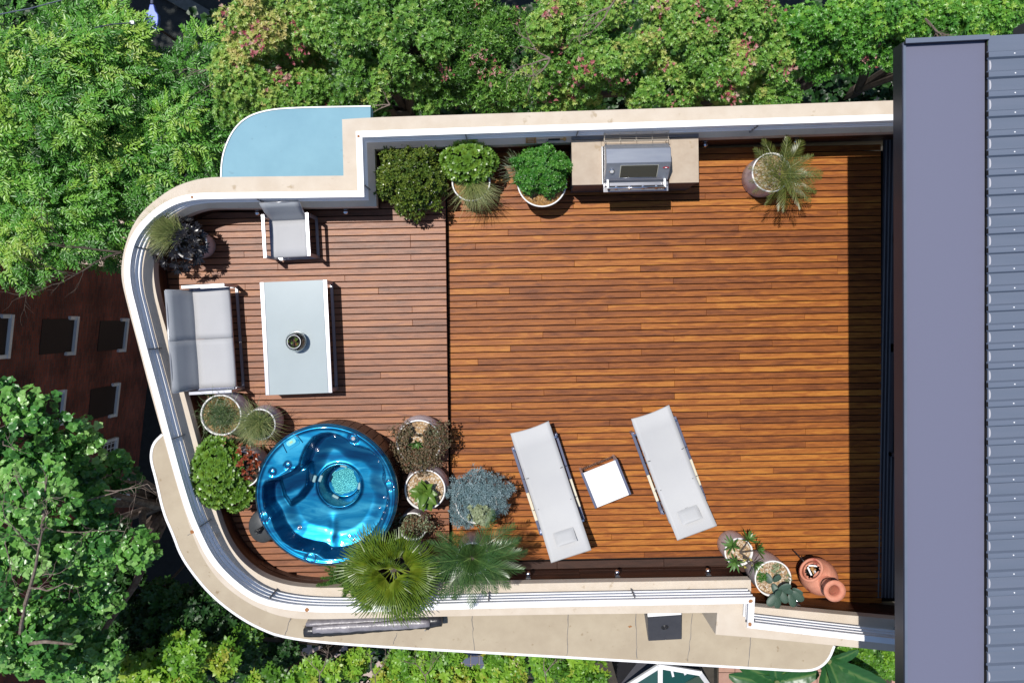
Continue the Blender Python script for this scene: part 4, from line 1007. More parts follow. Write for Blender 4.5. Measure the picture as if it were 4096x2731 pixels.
def hfun(X, Y):
    sd_ = sdist(basin, X, Y)
    Z = -.30 * ss(sd_, 0, .085) - .06 * ss(sd_, .05, .3)
    s2 = sdist(seat, X, Y); Z = Z + .13 * ss(s2, -.05, .05)
    fx, fy = tp(490, 452); fr = np.hypot(X - fx, Y - fy)
    Z = Z - .27 * ss(-fr, -.30, -.225)
    ang = np.arctan2(Y - fy, X - fx)
    # ridge between two seats, bottom
    rx, ry = tp(452, 640); Z = Z + .014 * np.exp(-((X - rx) / .06) ** 2) * ss(-Y, -ry - .12, -ry + .05) * (fr > .27) * (sd_ > .05)
    # crescent seat drops gently away from the lip ring
    Z = Z + .025 * np.exp(-((fr - .30) / .025) ** 2) * (sd_ > 0)
    rr = np.hypot(X, Y); Z = Z - .03 * ss(rr, RT * .95, RT) ** 2 + .012 * np.exp(-((rr - RT * .955) / .02) ** 2)
    # raised control corner groove
    for (gx, gy, w_) in ((602, 165, .062), (795, 420, .062), (112, 592, .062), (362, 820, .062), (157, 348, .042), (240, 310, .042)):
        ax, ay = tp(gx, gy); dd = np.hypot(X - ax, Y - ay); Z = Z - .012 * np.exp(-((dd - w_) / .009) ** 2)
    return Z
NA, NR = 260, 120
ang = np.linspace(0, 2 * np.pi, NA, endpoint=False); rad = np.linspace(.004, RT, NR)
AA, RR = np.meshgrid(ang, rad, indexing='ij'); X = RR * np.cos(AA); Y = RR * np.sin(AA); Z = ZTB + hfun(X, Y)
V = np.stack([X, Y, Z], -1).reshape(-1, 3)
idx = np.arange(NA * NR).reshape(NA, NR); nx_ = np.roll(idx, -1, 0)
Fq = np.stack([idx[:, :-1], idx[:, 1:], nx_[:, 1:], nx_[:, :-1]], -1).reshape(-1, 4)
lipV = np.stack([np.cos(ang) * RT, np.sin(ang) * RT, np.full(NA, ZTB - .10)], -1); o_ = len(V)
low = o_ + np.arange(NA); top = idx[:, -1]; Fl = np.stack([top, low, np.roll(low, -1), np.roll(top, -1)], -1)
V = np.concatenate([V, lipV]); Fq = np.concatenate([Fq, Fl])
def tubmat():
    m = bpy.data.materials.new('pearl_blue_acrylic'); m.use_nodes = True; N = m.node_tree.nodes; Lk = m.node_tree.links; b = N['Principled BSDF']
    b.inputs['Roughness'].default_value = .36; b.inputs['Metallic'].default_value = .9; b.inputs['Coat Weight'].default_value = 1; b.inputs['Coat Roughness'].default_value = .06
    tc = N.new('ShaderNodeTexCoord'); mp = N.new('ShaderNodeMapping'); mp.inputs['Rotation'].default_value = (0, 0, .9); mp.inputs['Scale'].default_value = (.7, 2.6, .5); Lk.new(tc.outputs['Object'], mp.inputs[0])
    nz = N.new('ShaderNodeTexNoise'); nz.inputs['Scale'].default_value = 2.2; nz.inputs['Detail'].default_value = 5; nz.inputs['Distortion'].default_value = 1.2; Lk.new(mp.outputs[0], nz.inputs['Vector'])
    cr = N.new('ShaderNodeValToRGB'); e = cr.color_ramp.elements; e[0].position = .32; e[0].color = (.0, .06, .17, 1); e[1].position = .8; e[1].color = (.05, .34, .50, 1); k = e.new(.52); k.color = (.0, .14, .29, 1)
    Lk.new(nz.outputs[0], cr.inputs[0]); Lk.new(cr.outputs[0], b.inputs['Base Color']); return m
M['tub'] = tubmat()
sh = obj('shell', (V, Fq, np.zeros(len(V))), M['tub'], ht); sh.data.polygons.foreach_set('use_smooth', [True] * len(sh.data.polygons))
# skirt boards
nb_ = 46; sk = None
for k in range(nb_):
    a = 2 * math.pi * k / nb_
    if sk is None: mb = MB(); mb.box((0, 0, .365), (.02, 2 * math.pi * (RT - .05) / nb_ - .008, .66)); o = obj('skirt_board', mb, M['clad'], ht); sk = o.data
    else: o = obj('skirt_board', None, None, ht, mesh=sk)
    o.location = (math.cos(a) * (RT - .05), math.sin(a) * (RT - .05), 0); o.rotation_euler = (0, 0, a)
mb = MB(); mb.lathe([(RT - .07, .0), (RT - .07, .7)], n=48); obj('skirt_core', mb, M['joist'], ht)
def hz_(x, y): return ZTB + float(hfun(np.array([x]), np.array([y]))[0])
# control panel
px_, py_ = tp(262, 182); ctl = MB()
rzc = math.atan2(py_, px_) + math.pi / 2
def rr_box(mb, cx, cy, z0, w_, h_, th, rz, rad_=.03, n_=5):
    pts = []
    for (sx, sy, a0) in ((1, 1, 0), (-1, 1, 90), (-1, -1, 180), (1, -1, 270)):
        for i in range(n_ + 1):
            a = math.radians(a0 + 90 * i / n_); pts.append((sx * (w_ / 2 - rad_) + rad_ * math.cos(a), sy * (h_ / 2 - rad_) + rad_ * math.sin(a)))
    cs, sn = math.cos(rz), math.sin(rz); mb.prism([(cx + x * cs - y * sn, cy + x * sn + y * cs) for x, y in pts], z0, z0 + th); return mb
o1 = obj('control_panel', rr_box(ctl, px_, py_, ZTB - .004, .20, .15, .012, rzc, .03), M['tub'], ht)
rr2 = MB(); rr_box(rr2, px_, py_, ZTB + .006, .135, .07, .006, rzc, .03); obj('keypad', rr2, mat('keypad_blue', (.10, .45, .55), (.2, .6, .65), 20, .35), o1)
rr2 = MB(); rr_box(rr2, px_, py_, ZTB + .0125, .05, .03, .003, rzc, .006); obj('display', rr2, mat('display_green', (.35, .5, .3), rough=.3), o1)
mb = MB(); tr_ = [(px_ + math.cos(rzc) * a - math.sin(rzc) * b, py_ + math.sin(rzc) * a + math.cos(rzc) * b, ZTB + .004) for a, b in ((.13, .09), (.12, 0), (.10, -.075), (.0, -.10), (-.10, -.075), (-.12, 0), (-.13, .09))]
M['tubd'] = mat('deep_blue_groove', (.0, .03, .12), rough=.2, coat=1)
mb.tube(tr_, .006, 6); obj('panel_groove', mb, M['tubd'], o1, smooth=True)
# rim loops (drink holders and pillow recesses)
for (gx, gy, r_, full) in ((602, 165, .066, 0), (795, 420, .066, 0), (112, 592, .066, 0), (362, 820, .066, 0), (157, 348, .04, 1), (240, 310, .04, 1)):
    ax, ay = tp(gx, gy); inw = math.atan2(-ay, -ax)
    rngA = [i * 2 * math.pi / 24 for i in range(25)] if full else [inw + .6 + i * (2 * math.pi - 1.2) / 24 for i in range(25)]
    mb = MB(); pts = [(ax + r_ * math.cos(a), ay + r_ * math.sin(a)) for a in rngA]; mb.tube([(x, y, hz_(x, y) + .003) for x, y in pts], .010, 6); obj('moulded_loop', mb, M['tubd'], ht, smooth=True)
ax, ay = tp(600, 162); mb = MB(); mb.lathe([(.03, 0), (.03, .012), (.024, .018), (.001, .018)], (ax, ay, ZTB - .004), 20); obj('air_valve', mb, M['steel'], ht)
# pillow
a1, a2 = tp(164, 378), tp(264, 333); mb = MB(); n_ = 8; pts = [(a1[0] + (a2[0] - a1[0]) * i / n_ - .02 * math.sin(math.pi * i / n_) * .5, a1[1] + (a2[1] - a1[1]) * i / n_ - .022 * math.sin(math.pi * i / n_), ZTB - .03) for i in range(n_ + 1)]
mb.tube(pts, [.006] + [.020] * (n_ - 1) + [.006], 8); obj('headrest', mb, M['cream'], ht, smooth=True)
# jets
def jet(gx, gy, r_, nm='jet', mt='chrome'):
    ax, ay = tp(gx, gy); z_ = hz_(ax, ay); e_ = .01
    n3 = Vector((-(hz_(ax + e_, ay) - hz_(ax - e_, ay)) / (2 * e_), -(hz_(ax, ay + e_) - hz_(ax, ay - e_)) / (2 * e_), 1)).normalized(); q3 = n3.to_track_quat('Z', 'Y').to_matrix()
    mb = MB(); mb.lathe([(r_, 0), (r_, .008), (r_ * .72, .012), (r_ * .62, .004), (r_ * .4, .004), (r_ * .34, .012), (.001, .013)], (ax, ay, z_ - .002), 18, M=q3); obj(nm, mb, M[mt], ht, smooth=True)
for a in [(265, 688, .032), (545, 738, .026), (505, 775, .022), (575, 757, .022), (370, 245, .034), (470, 165, .022), (692, 268, .014), (712, 285, .014), (715, 312, .014), (745, 515, .02), (762, 520, .014), (765, 555, .014), (720, 575, .02), (742, 598, .02), (732, 632, .016), (315, 778, .01), (368, 782, .01), (452, 800, .01)]: jet(*a)
for (gx, gy) in ((508, 346), (352, 412), (384, 412), (588, 472), (446, 538)):
    ax, ay = tp(gx, gy); fx, fy = tp(490, 452); rzf = math.atan2(ay - fy, ax - fx); z_ = hz_(ax, ay); mb = MB(); mb.box((0, 0, 0), (.045, .10, .05)); o = obj('suction_cover', mb, mat('aqua_grey', (.22, .36, .38), rough=.35) if 'aqua_grey' not in bpy.data.materials else bpy.data.materials['aqua_grey'], ht, bevel=.012)
    o.location = (ax, ay, z_ + .02); o.rotation_euler = (0, 0, rzf)
# textured footwell floor
fx, fy = tp(490, 452); zf = hz_(fx, fy); mb = MB(); pts = []
for k in range(48):
    a = 2 * math.pi * k / 48; r_ = .19 * (1.0 + .06 * (1 if (k // 6) % 2 else -1)); pts.append((fx + r_ * math.cos(a), fy + r_ * math.sin(a)))
mb.prism(pts, zf - .01, zf + .006)
fl = mat('nonslip_floor', (.01, .22, .28), (.10, .48, .48), 55, .25, bump=1, bscale=110, coat=.6, metal=.3); obj('footwell_floor', mb, fl, ht)

# black pump lid beside the tub
p = P(1050, 2105, ZD + .2); t = thing('spa_step', 'dark grey rounded plastic step with black spout beside the hot tub', 'step', (p.x, p.y, ZD))
mb = MB(); prof = [(.24, 0), (.25, .1), (.24, .19), (.22, .215), (.001, .22)]; mb.lathe(prof, n=36); o = obj('lid', mb, mat('charcoal_plastic', (.06, .065, .07), (.05, .055, .06), 6, .4, bump=.05), t, smooth=True); o.scale = (.85, 1.0, 1)
p2 = P(1027, 2126, ZD + .3) - Vector((p.x, p.y, ZD)); mb = MB(); mb.tube([Vector((p2.x + .08, p2.y + .05, .21)), Vector((p2.x, p2.y, .29))], .026, 12); mb.lathe([(.03, 0), (.036, .01), (.028, .02), (.02, .01)], (p2.x, p2.y, .285), 16); obj('spout', mb, M['black'], t, smooth=True)

# ---------------- chiminea
p = P(3272, 2303, .36); t = thing('chiminea', 'terracotta chiminea with firewood in its round mouth and a short chimney', 'chiminea', (p.x, p.y, 0))
t.rotation_euler = (0, 0, 0)
ta = math.radians(138)   # mouth faces up-left
dirm = Vector((math.cos(ta), math.sin(ta), 0))
n_u, n_v = 60, 40; vs = []; fs = []; RB_ = .255
def belly(th, ph):
    # ph 0 bottom .. pi top ; squashed sphere with pulled out mouth
    r_ = RB_ * math.sin(ph) ** .85; z_ = .37 - .31 * math.cos(ph)
    d_ = Vector((math.cos(th), math.sin(th), 0)); p_ = d_ * r_ + Vector((0, 0, z_)); return p_
mdir = (dirm * 1 + Vector((0, 0, .75))).normalized(); mc = Vector((0, 0, .37))
keep = {}
for i in range(n_v + 1):
    for j in range(n_u):
        p_ = belly(2 * math.pi * j / n_u, .12 + (math.pi - .5) * i / n_v)
        rel = (p_ - mc); ct = rel.normalized().dot(mdir); a_ = math.acos(max(-1, min(1, ct)))
        if a_ < .62: p_ = p_ + mdir * .05 * (1 - (a_ / .62) ** 4)
        flute = .006 * max(0, math.cos(16 * math.atan2(rel.y, rel.x))) if .66 < a_ < .95 else 0
        p_ = p_ + rel.normalized() * flute
        vs.append(p_); keep[len(vs) - 1] = a_
for i in range(n_v):
    for j in range(n_u):
        q_ = (i * n_u + j, i * n_u + (j + 1) % n_u, (i + 1) * n_u + (j + 1) % n_u, (i + 1) * n_u + j)
        if max(keep[k] for k in q_) < .50: continue
        fs.append(q_)
mb = MB(); mb.add(vs, fs); o = obj('belly', mb, M['terra'], t, smooth=True); md = o.modifiers.new('thick', 'SOLIDIFY'); md.thickness = .022; md.offset = -1
u_ = mdir.cross(Vector((0, 0, 1))).normalized(); v_ = mdir.cross(u_)
rimc = mc + mdir * .29
mb = MB(); mb.tube([rimc + (u_ * math.cos(a) + v_ * math.sin(a) * .86) * .162 for a in [i * math.pi / 20 for i in range(41)]], .02, 8, cap=False); obj('mouth_rim', mb, M['terra'], t, smooth=True)
mb = MB(); mb.lathe([(.001, .16), (.19, .2), (.21, .34)], n=24); obj('ash_bed', mb, M['dark'], t)
for k in range(7):
    a0 = rimc - mdir * .09 + u_ * R.uniform(-.08, .07) + v_ * R.uniform(-.02, .07); d_ = (u_ * R.uniform(-.5, .5) + mdir * .3 + v_ * R.uniform(-1, 1)).normalized() * .06
    mb = MB(); mb.bar(a0 - d_, a0 + d_, .022, .018); obj('firewood', mb, M['woodc'] if k % 3 else M['rail'], t)
# chimney leans towards the far corner of the pot
p_top = P(3341, 2364, .98) - Vector((p.x, p.y, 0)); ax_ = Vector((p_top.x * .55, p_top.y * .55, 0))
n0 = Vector((ax_.x * .35, ax_.y * .35, .62)); n1 = Vector((p_top.x, p_top.y, .97))
dd = (n1 - n0).normalized(); q3 = dd.to_track_quat('Z', 'Y').to_matrix(); Ln = (n1 - n0).length
mb = MB(); mb.lathe([(.165, -.05), (.125, .0), (.10, .06), (.088, .12), (.088, Ln - .10), (.10, Ln - .05), (.148, Ln - .02), (.148, Ln), (.088, Ln + .004), (.07, Ln - .04), (.07, .0)], n0, 36, M=q3); obj('chimney', mb, M['terra'], t, smooth=True)
mb = MB(); mb.lathe([(.10, .09), (.098, .115)], n0, 36, M=q3); obj('black_band', mb, M['black'], t, smooth=True)  # narrow black ring near the foot of the chimney
mb = MB()
for k in range(3): a = k * 2.1; mb.tube([(math.cos(a) * .2, math.sin(a) * .2, .0), (math.cos(a) * .16, math.sin(a) * .16, .12)], .012, 6)
mb.tube([(.2 * math.cos(a), .2 * math.sin(a), .1) for a in [i * math.pi / 12 for i in range(25)]], .01, 6, cap=False); obj('iron_stand', mb, M['black'], t)
a = P(3177, 2203, .25) - Vector((p.x, p.y, 0)); b = P(3212, 2240, .4) - Vector((p.x, p.y, 0)); mb = MB(); mb.tube([a, b, b + Vector((.05, -.05, .02))], .009, 6); obj('poker_handle', mb, M['black'], t)
# ------------------------------------------------------------------ potted plants
def nrm(v): return v / np.maximum(np.linalg.norm(v, axis=-1, keepdims=True), 1e-9)
def dome_dirs(n, r, zmin=0.0):
    d = r.normal(size=(n * 4, 3)); d = nrm(d); d = d[d[:, 2] > zmin][:n]
    return d
def pot(name, label, rim_px, rim_z, rim_r, base_z, fill, shape='cone', group='pale glazed pots of succulents and grasses', cat='potted plant'):
    c = P(rim_px[0], rim_px[1], rim_z); r = rim_r * (H - rim_z) / F; h = rim_z - base_z
    t = thing(name, label, cat, (c.x, c.y, base_z), 0, group)
    if shape == 'cone': prof = [(.001, 0), (r * .72, 0), (r * .78, .02), (r * .92, h * .5), (r * 1.0, h - .03), (r * 1.03, h - .008), (r * 1.03, h)]
    elif shape == 'drum': prof = [(.001, 0), (r * .98, 0), (r * 1.02, .02), (r * 1.04, h * .5), (r * 1.02, h - .03), (r * 1.02, h)]
    else: prof = [(.001, 0), (r * .8, 0), (r * .95, .04), (r * 1.12, h * .45), (r * 1.05, h * .8), (r * .98, h - .02), (r * 1.0, h)]
    ro = prof[-1][0]
    mb = MB(); mb.lathe(prof + [(ro - .001, h)], n=44); obj('pot', mb, M['pot'], t, smooth=True)
    mb = MB(); mb.lathe([(ro, h - .012), (ro + .003, h + .004), (ro - .008, h + .007), (ro - .018, h + .003), (ro - .018, h - .06)], n=44); obj('rim', mb, M['potw'], t, smooth=True)
    mb = MB(); mb.lathe([(ro - .025, h - .045), (r * .6, h - .035), (.001, h - .03)], n=30); obj('soil', mb, M[fill], t, smooth=True)
    return t, r, h
def pebbles(t, r, h, n, m='pebblep', size=.022, flat=False):
    rr = np.random.default_rng(int(r * 1e4) + n); a = rr.uniform(0, 6.28, n); q = r * .88 * np.sqrt(rr.uniform(0, 1, n))
    pos = np.stack([q * np.cos(a), q * np.sin(a), np.full(n, h - .03)], 1)
    tv = np.array([(1, 0, 0), (0, .8, 0), (-1, 0, 0), (0, -.8, 0), (0, 0, .6), (0, 0, -.6)]); tf = np.array([(0, 1, 4), (1, 2, 4), (2, 3, 4), (3, 0, 4)])
    if flat: tv = tv * np.array([1.8, .35, .5])
    Mx = bases(nrm(rr.normal(size=(n, 3)) * .25 + [0, 0, 1]), rr.uniform(0, 6.28, n)); V, Fc, tt = scatter(tv, tf, Mx, pos, rr.uniform(.6, 1.2, n) * size, rr.uniform(0, 1, n))
    obj('pebbles' if not flat else 'straw', (V, Fc, tt), M[m], t, kind='stuff')
M['pebblep'] = leafmat('river_pebbles', [G(.16, .09, .05), G(.36, .24, .13), G(.48, .38, .26), G(.55, .50, .44)], .6, 0)
M['strawp'] = leafmat('straw_pieces', [G(.12, .06, .02), G(.38, .22, .09), G(.60, .42, .2)], .7, .1)

def rosette_mesh(n=22, rings=3, W=.42, cup=.55, tip=.1, seed=0):
    out = []; tv_ = []; r_ = random.Random(seed)
    for k in range(n):
        f = k / n; a = k * 2.39996; L = 1.0 - .62 * f; el = .18 + cup * f * 1.9
        v, fc = leaf6(L, W * L ** .5, .12, -.12); v = roty(v, -min(1.35, el)); v = rotz(v, a); v = v + np.array([0, 0, .02 * k / n]); out.append((v, fc)); tv_ += [.35 * f + .1 * (i == 3) for i in range(6)]
    v, f_ = merge(out); return v, f_, np.array(tv_)
def rosettes(t, mats_, n, centre, rad, size, seed, flatten=.55, name='rosette', cup=.55, nl=22, W=.42, zmin=.05):
    """individually placed rosettes on a dome, each an object"""
    rr = np.random.default_rng(seed); meshes = []
    for k in range(4):
        v, f_, tv_ = rosette_mesh(nl, cup=cup, seed=seed + k, W=W); me = bpy.data.meshes.new(name); mesh_from_np(me, v, f_, np.clip(rr.uniform(.15, .5) + tv_, 0, 1)); me.materials.append(mats_); meshes.append(me)
    pts = []; tries = 0; mind = size * 1.25
    while len(pts) < n and tries < 6000:
        tries += 1; d = rr.normal(size=3); d /= np.linalg.norm(d)
        if d[2] < zmin: continue
        p = np.array([d[0] * rad[0], d[1] * rad[1], d[2] * rad[2]])
        if all(np.linalg.norm(p - q_) > mind for q_, _ in pts): pts.append((p, d))
        if tries % 600 == 0: mind *= .9
    for p, d in pts:
        o = obj(name, None, None, t, mesh=meshes[int(rr.integers(4))]); s_ = size * rr.uniform(.75, 1.15)
        o.location = Vector(centre) + Vector(p); n_ = Vector((d[0] * .8, d[1] * .8, d[2] + .45)).normalized(); qq = n_.to_track_quat('Z', 'Y').to_matrix().to_4x4() @ Matrix.Rotation(rr.uniform(0, 6.28), 4, 'Z'); o.rotation_euler = qq.to_euler(); o.scale = (s_, s_, s_)
    # stems
    mb = MB()
    for p, d in pts[::2]:
        e = Vector(centre) + Vector(p) * .95; mb.tube([(centre[0] * .3, centre[1] * .3, centre[2] - rad[2] * .6), (e.x * .6 + centre[0] * .3, e.y * .6 + centre[1] * .3, e.z - rad[2] * .4), e], [.014, .01, .007], 5)
    o = obj('stems', mb, M['barkd'], t, kind='stuff')
def blades(t, mt, n, base, spread, L, W, seed, lean=(0, 0), droop=.6, name='blades', el=(.5, 1.4), curve=6, basespread=.05):
    """thin curved grass blades"""
    rr = np.random.default_rng(seed); Vs = []; Fs = []; Ts = []; o_ = 0
    for k in range(n):
        a = rr.uniform(0, 2 * np.pi); e_ = rr.uniform(*el); d = np.array([np.cos(a) * np.cos(e_), np.sin(a) * np.cos(e_), np.sin(e_)]) + np.array([lean[0], lean[1], 0]); d /= np.linalg.norm(d)
        l_ = L * rr.uniform(.6, 1.1); p = np.array(base) + np.array([rr.normal() * basespread, rr.normal() * basespread, 0]); side = np.cross(d, [0, 0, 1]); side /= max(1e-6, np.linalg.norm(side)); w_ = W * rr.uniform(.7, 1.2); dd = droop * rr.uniform(.5, 1.3)
        pts = []
        for i in range(curve + 1):
            f = i / curve; pts.append(p.copy()); p = p + d * l_ / curve; d = d + np.array([0, 0, -dd / curve * (1 + f)]); d /= np.linalg.norm(d)
        for i, q_ in enumerate(pts):
            ww = w_ * (1 - (i / curve) ** 1.6) + .0004; Vs += [q_ - side * ww / 2, q_ + side * ww / 2]; tt = rr.uniform(.2, .8) if i == 0 else tt; Ts += [min(1, tt + .2 * i / curve)] * 2
        for i in range(curve): Fs.append((o_ + 2 * i, o_ + 2 * i + 1, o_ + 2 * i + 3, o_ + 2 * i + 2))
        o_ += 2 * (curve + 1)
    return obj(name, (np.array(Vs), np.array(Fs), np.array(Ts)), M[mt], t, kind='stuff')
def foliage(t, mt, n, centre, rad, size, seed, tmpl, zmin=-.1, inner=.5, name='foliage', tint=(0, 1), updown=.5, mask=None):
    rr = np.random.default_rng(seed); d = dome_dirs(n, rr, zmin); n = len(d); q = rr.uniform(inner, 1.0, n)[:, None] ** .6
    # lumpy outline
    lump = 1 + .10 * np.sin(5 * np.arctan2(d[:, 1], d[:, 0]) + seed) * 1 + .08 * np.sin(9 * np.arctan2(d[:, 1], d[:, 0]) + 2 * seed) + .06 * np.sin(13 * d[:, 2] * 2)
    pos = np.array(centre) + d * np.array(rad) * q * lump[:, None]
    if mask is not None: k_ = mask(pos); pos, d, q = pos[k_], d[k_], q[k_]; n = len(pos)
    N_ = nrm(d * 1.0 + np.array([0, 0, updown]) + rr.normal(size=(n, 3)) * .35)
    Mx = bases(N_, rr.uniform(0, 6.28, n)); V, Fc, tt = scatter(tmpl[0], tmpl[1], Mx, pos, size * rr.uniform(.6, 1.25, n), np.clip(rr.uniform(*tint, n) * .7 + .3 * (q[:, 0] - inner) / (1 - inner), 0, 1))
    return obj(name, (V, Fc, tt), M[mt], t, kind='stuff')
wh5 = whorl(6, .42, .6, 1); whj = whorl(7, .40, .9, 2, True); wh3 = whorl(4, .5, .5, 3); whf = whorl(9, .16, .9, 4)

# --- north row
t, r, h = pot('jade_bush', 'rounded jade bush with small thick leaves in a pale pot, straddling the deck step', (1672, 765), .50, 70, 0, 'soil', 'cone')
foliage(t, 'jade', 1500, (-.10, .18, .50), (.47, .43, .40), .055, 3, whj, 0, .72)
foliage(t, 'jade', 700, (-.06, .05, .46), (.42, .42, .30), .05, 4, whj, -.4, .6, name='lower_foliage')
t, r, h = pot('aeonium_pot', 'pale pot with bright green rosette bush and fine grass hanging over its front', (1884, 728), .50, 74, 0, 'mulch', 'cone')
rosettes(t, M['aeon'], 70, (-.03, .27, .52), (.36, .27, .27), .10, 5, W=.55, zmin=-.1)
foliage(t, 'aeon', 500, (-.03, .27, .46), (.33, .25, .22), .05, 55, wh5, 0, .5, name='lower_foliage', tint=(0, .3))
blades(t, 'grass', 420, (.04, -.03, .48), .1, .46, .004, 6, lean=(.25, -1.0), droop=.7, name='grass_tuft', el=(.1, 1.2))
t, r, h = pot('herb_pot', 'large pale bowl of dense lush green foliage with straw mulch showing at its front', (2168, 728), .48, 96, 0, 'mulch', 'cone')
pebbles(t, r, h, 420, 'strawp', .02, True)
foliage(t, 'herb', 2600, (.0, .15, .50), (.40, .34, .34), .042, 7, wh5, 0, .75)
blades(t, 'grassd', 160, (-.27, .18, .48), .1, .34, .004, 8, lean=(-.8, .1), droop=.9, name='side_grass', el=(.2, 1.2))

# --- palms
def frond_mesh(nl=26, L=1.0, ll=.26, W=.018, arch=.35, name='frond', mt='feath', seed=0, vee=.5, tw=.0):
    r_ = random.Random(seed); vs = []; fs = []; ts = []
    def pt(f): return Vector((L * f * (1 - .12 * f * arch), 0, L * (.25 * f - arch * f * f)))
    n_ = 12
    for i in range(n_ + 1):
        f = i / n_; p = pt(f); w_ = .010 * (1 - f) + .0015; vs += [(p.x, -w_, p.z), (p.x, w_, p.z)]; ts += [.95, .95]
        if i: k = 2 * i; fs.append((k - 2, k - 1, k + 1, k))
    for i in range(nl):
        f = .16 + .84 * (i + .5) / nl; p = pt(f); tg = (pt(min(1, f + .02)) - pt(f - .02)).normalized()
        for s in (-1, 1):
            l_ = ll * (math.sin(math.pi * min(1, .18 + .8 * f)) ** .6) * r_.uniform(.85, 1.1); ang = math.radians(62 - 34 * f) + r_.uniform(-.08, .08)
            d = tg * math.cos(ang) + Vector((0, s, 0)) * math.sin(ang) + Vector((0, 0, vee * .5)); d.normalize()
            side = d.cross(Vector((0, 0, 1))).normalized() * W / 2; o_ = len(vs); m_ = p + d * l_ * .5; e = p + d * l_ + Vector((0, 0, -l_ * .22))
            vs += [tuple(p - side * .6), tuple(p + side * .6), tuple(m_ + side), tuple(m_ - side), tuple(e + side * .1), tuple(e - side * .1)]; c_ = r_.uniform(.2, .6); ts += [c_] * 2 + [c_ + .1] * 2 + [c_ + .25] * 2
            fs += [(o_, o_ + 1, o_ + 2, o_ + 3), (o_ + 3, o_ + 2, o_ + 4, o_ + 5)]
    me = bpy.data.meshes.new(name); mesh_from_np(me, np.array([tuple(v) for v in vs]), np.array(fs), np.array(ts)); me.materials.append(M[mt]); return me
def fan_mesh(nseg=24, Rr=.42, spread=math.radians(150), pet=.35, mt='fanp', seed=0):
    r_ = random.Random(seed); vs = []; fs = []; ts = []
    # petiole
    for i in range(5): f = i / 4; vs += [(pet * f, -.006, .02 * f), (pet * f, .006, .02 * f)]; ts += [.8, .8]
    for i in range(4): k = 2 * i; fs.append((k, k + 1, k + 3, k + 2))
    for k in range(nseg):
        a0 = -spread / 2 + spread * k / nseg; a1 = -spread / 2 + spread * (k + 1) / nseg; am = (a0 + a1) / 2; L = Rr * (1 - .25 * abs(am / (spread / 2)) ** 2) * r_.uniform(.88, 1.05)
        o_ = len(vs); b = Vector((pet, 0, .02)); fuse = .42
        def q_(a, l, z): return (b.x + math.cos(a) * l, math.sin(a) * l, b.z + z)
        zz = .06 * Rr; dr = -.28 * L * (.5 + abs(am)) * r_.uniform(.5, 1.4)
        vs += [tuple(b), q_(a0, L * fuse, .0), q_(am, L * fuse, .022), q_(a1, L * fuse, .0), q_(a0 * .5 + am * .5, L * .72, dr * .25), q_(a1 * .5 + am * .5, L * .72, dr * .25), q_(am - .006, L, dr), q_(am + .006, L, dr)]
        c_ = r_.uniform(.35, .65); ts += [c_ + .25, c_ + .12, c_ + .12, c_ + .12, c_ - .1, c_ - .1, c_ - .25, c_ - .25]
        fs += [(o_, o_ + 1, o_ + 2, o_ + 2), (o_, o_ + 2, o_ + 3, o_ + 3), (o_ + 1, o_ + 4, o_ + 5, o_ + 2), (o_ + 2, o_ + 5, o_ + 3, o_ + 3), (o_ + 4, o_ + 6, o_ + 7, o_ + 5)]
    V_ = np.array(vs); tri = []; 
    me = bpy.data.meshes.new('fan_leaf'); me.from_pydata([tuple(v) for v in vs], [], [tuple(dict.fromkeys(f)) for f in fs]); me.update()
    at = me.attributes.new('tint', 'FLOAT', 'POINT'); at.data.foreach_set('value', np.array(ts, np.float32)); me.materials.append(M[mt]); return me
def place(t, me, name, base, az, el, sc, roll=0):
    o = obj(name, None, None, t, mesh=me); o.location = base
    o.rotation_euler = (Matrix.Rotation(az, 4, 'Z') @ Matrix.Rotation(-el, 4, 'Y') @ Matrix.Rotation(roll, 4, 'X')).to_euler(); o.scale = (sc, sc, sc); return o

t, r, h = pot('date_palm', 'young date palm with short feathery fronds in a pale drum pot near the house', (3086, 690), .50, 76, 0, 'pebble', 'drum')
pebbles(t, r, h, 380)
fm = [frond_mesh(22, 1.0, .26, .017, .7, 'frond', 'datep', s, .5) for s in range(3)]
for k, (az, el, L) in enumerate([(100, 48, .50), (82, 38, .52), (122, 32, .54), (145, 20, .50), (58, 24, .58), (40, 48, .42), (20, 25, .52), (5, 35, .55), (-12, 30, .55), (-28, 25, .55), (-45, 30, .55), (-60, 40, .55), (-75, 32, .52), (-92, 30, .50), (-110, 38, .50), (-135, 35, .48), (-160, 30, .44), (172, 28, .44), (-5, 60, .4), (-70, 62, .4)]):
    place(t, fm[k % 3], 'frond', (.10, -.04, h + .06), math.radians(az + R.uniform(-5, 5)), math.radians(el), L, R.uniform(-.4, .4))
mb = MB(); mb.tube([(.08, -.03, h - .04), (.1, -.04, h + .08)], [.05, .035], 10); obj('stem', mb, M['barkd'], t)

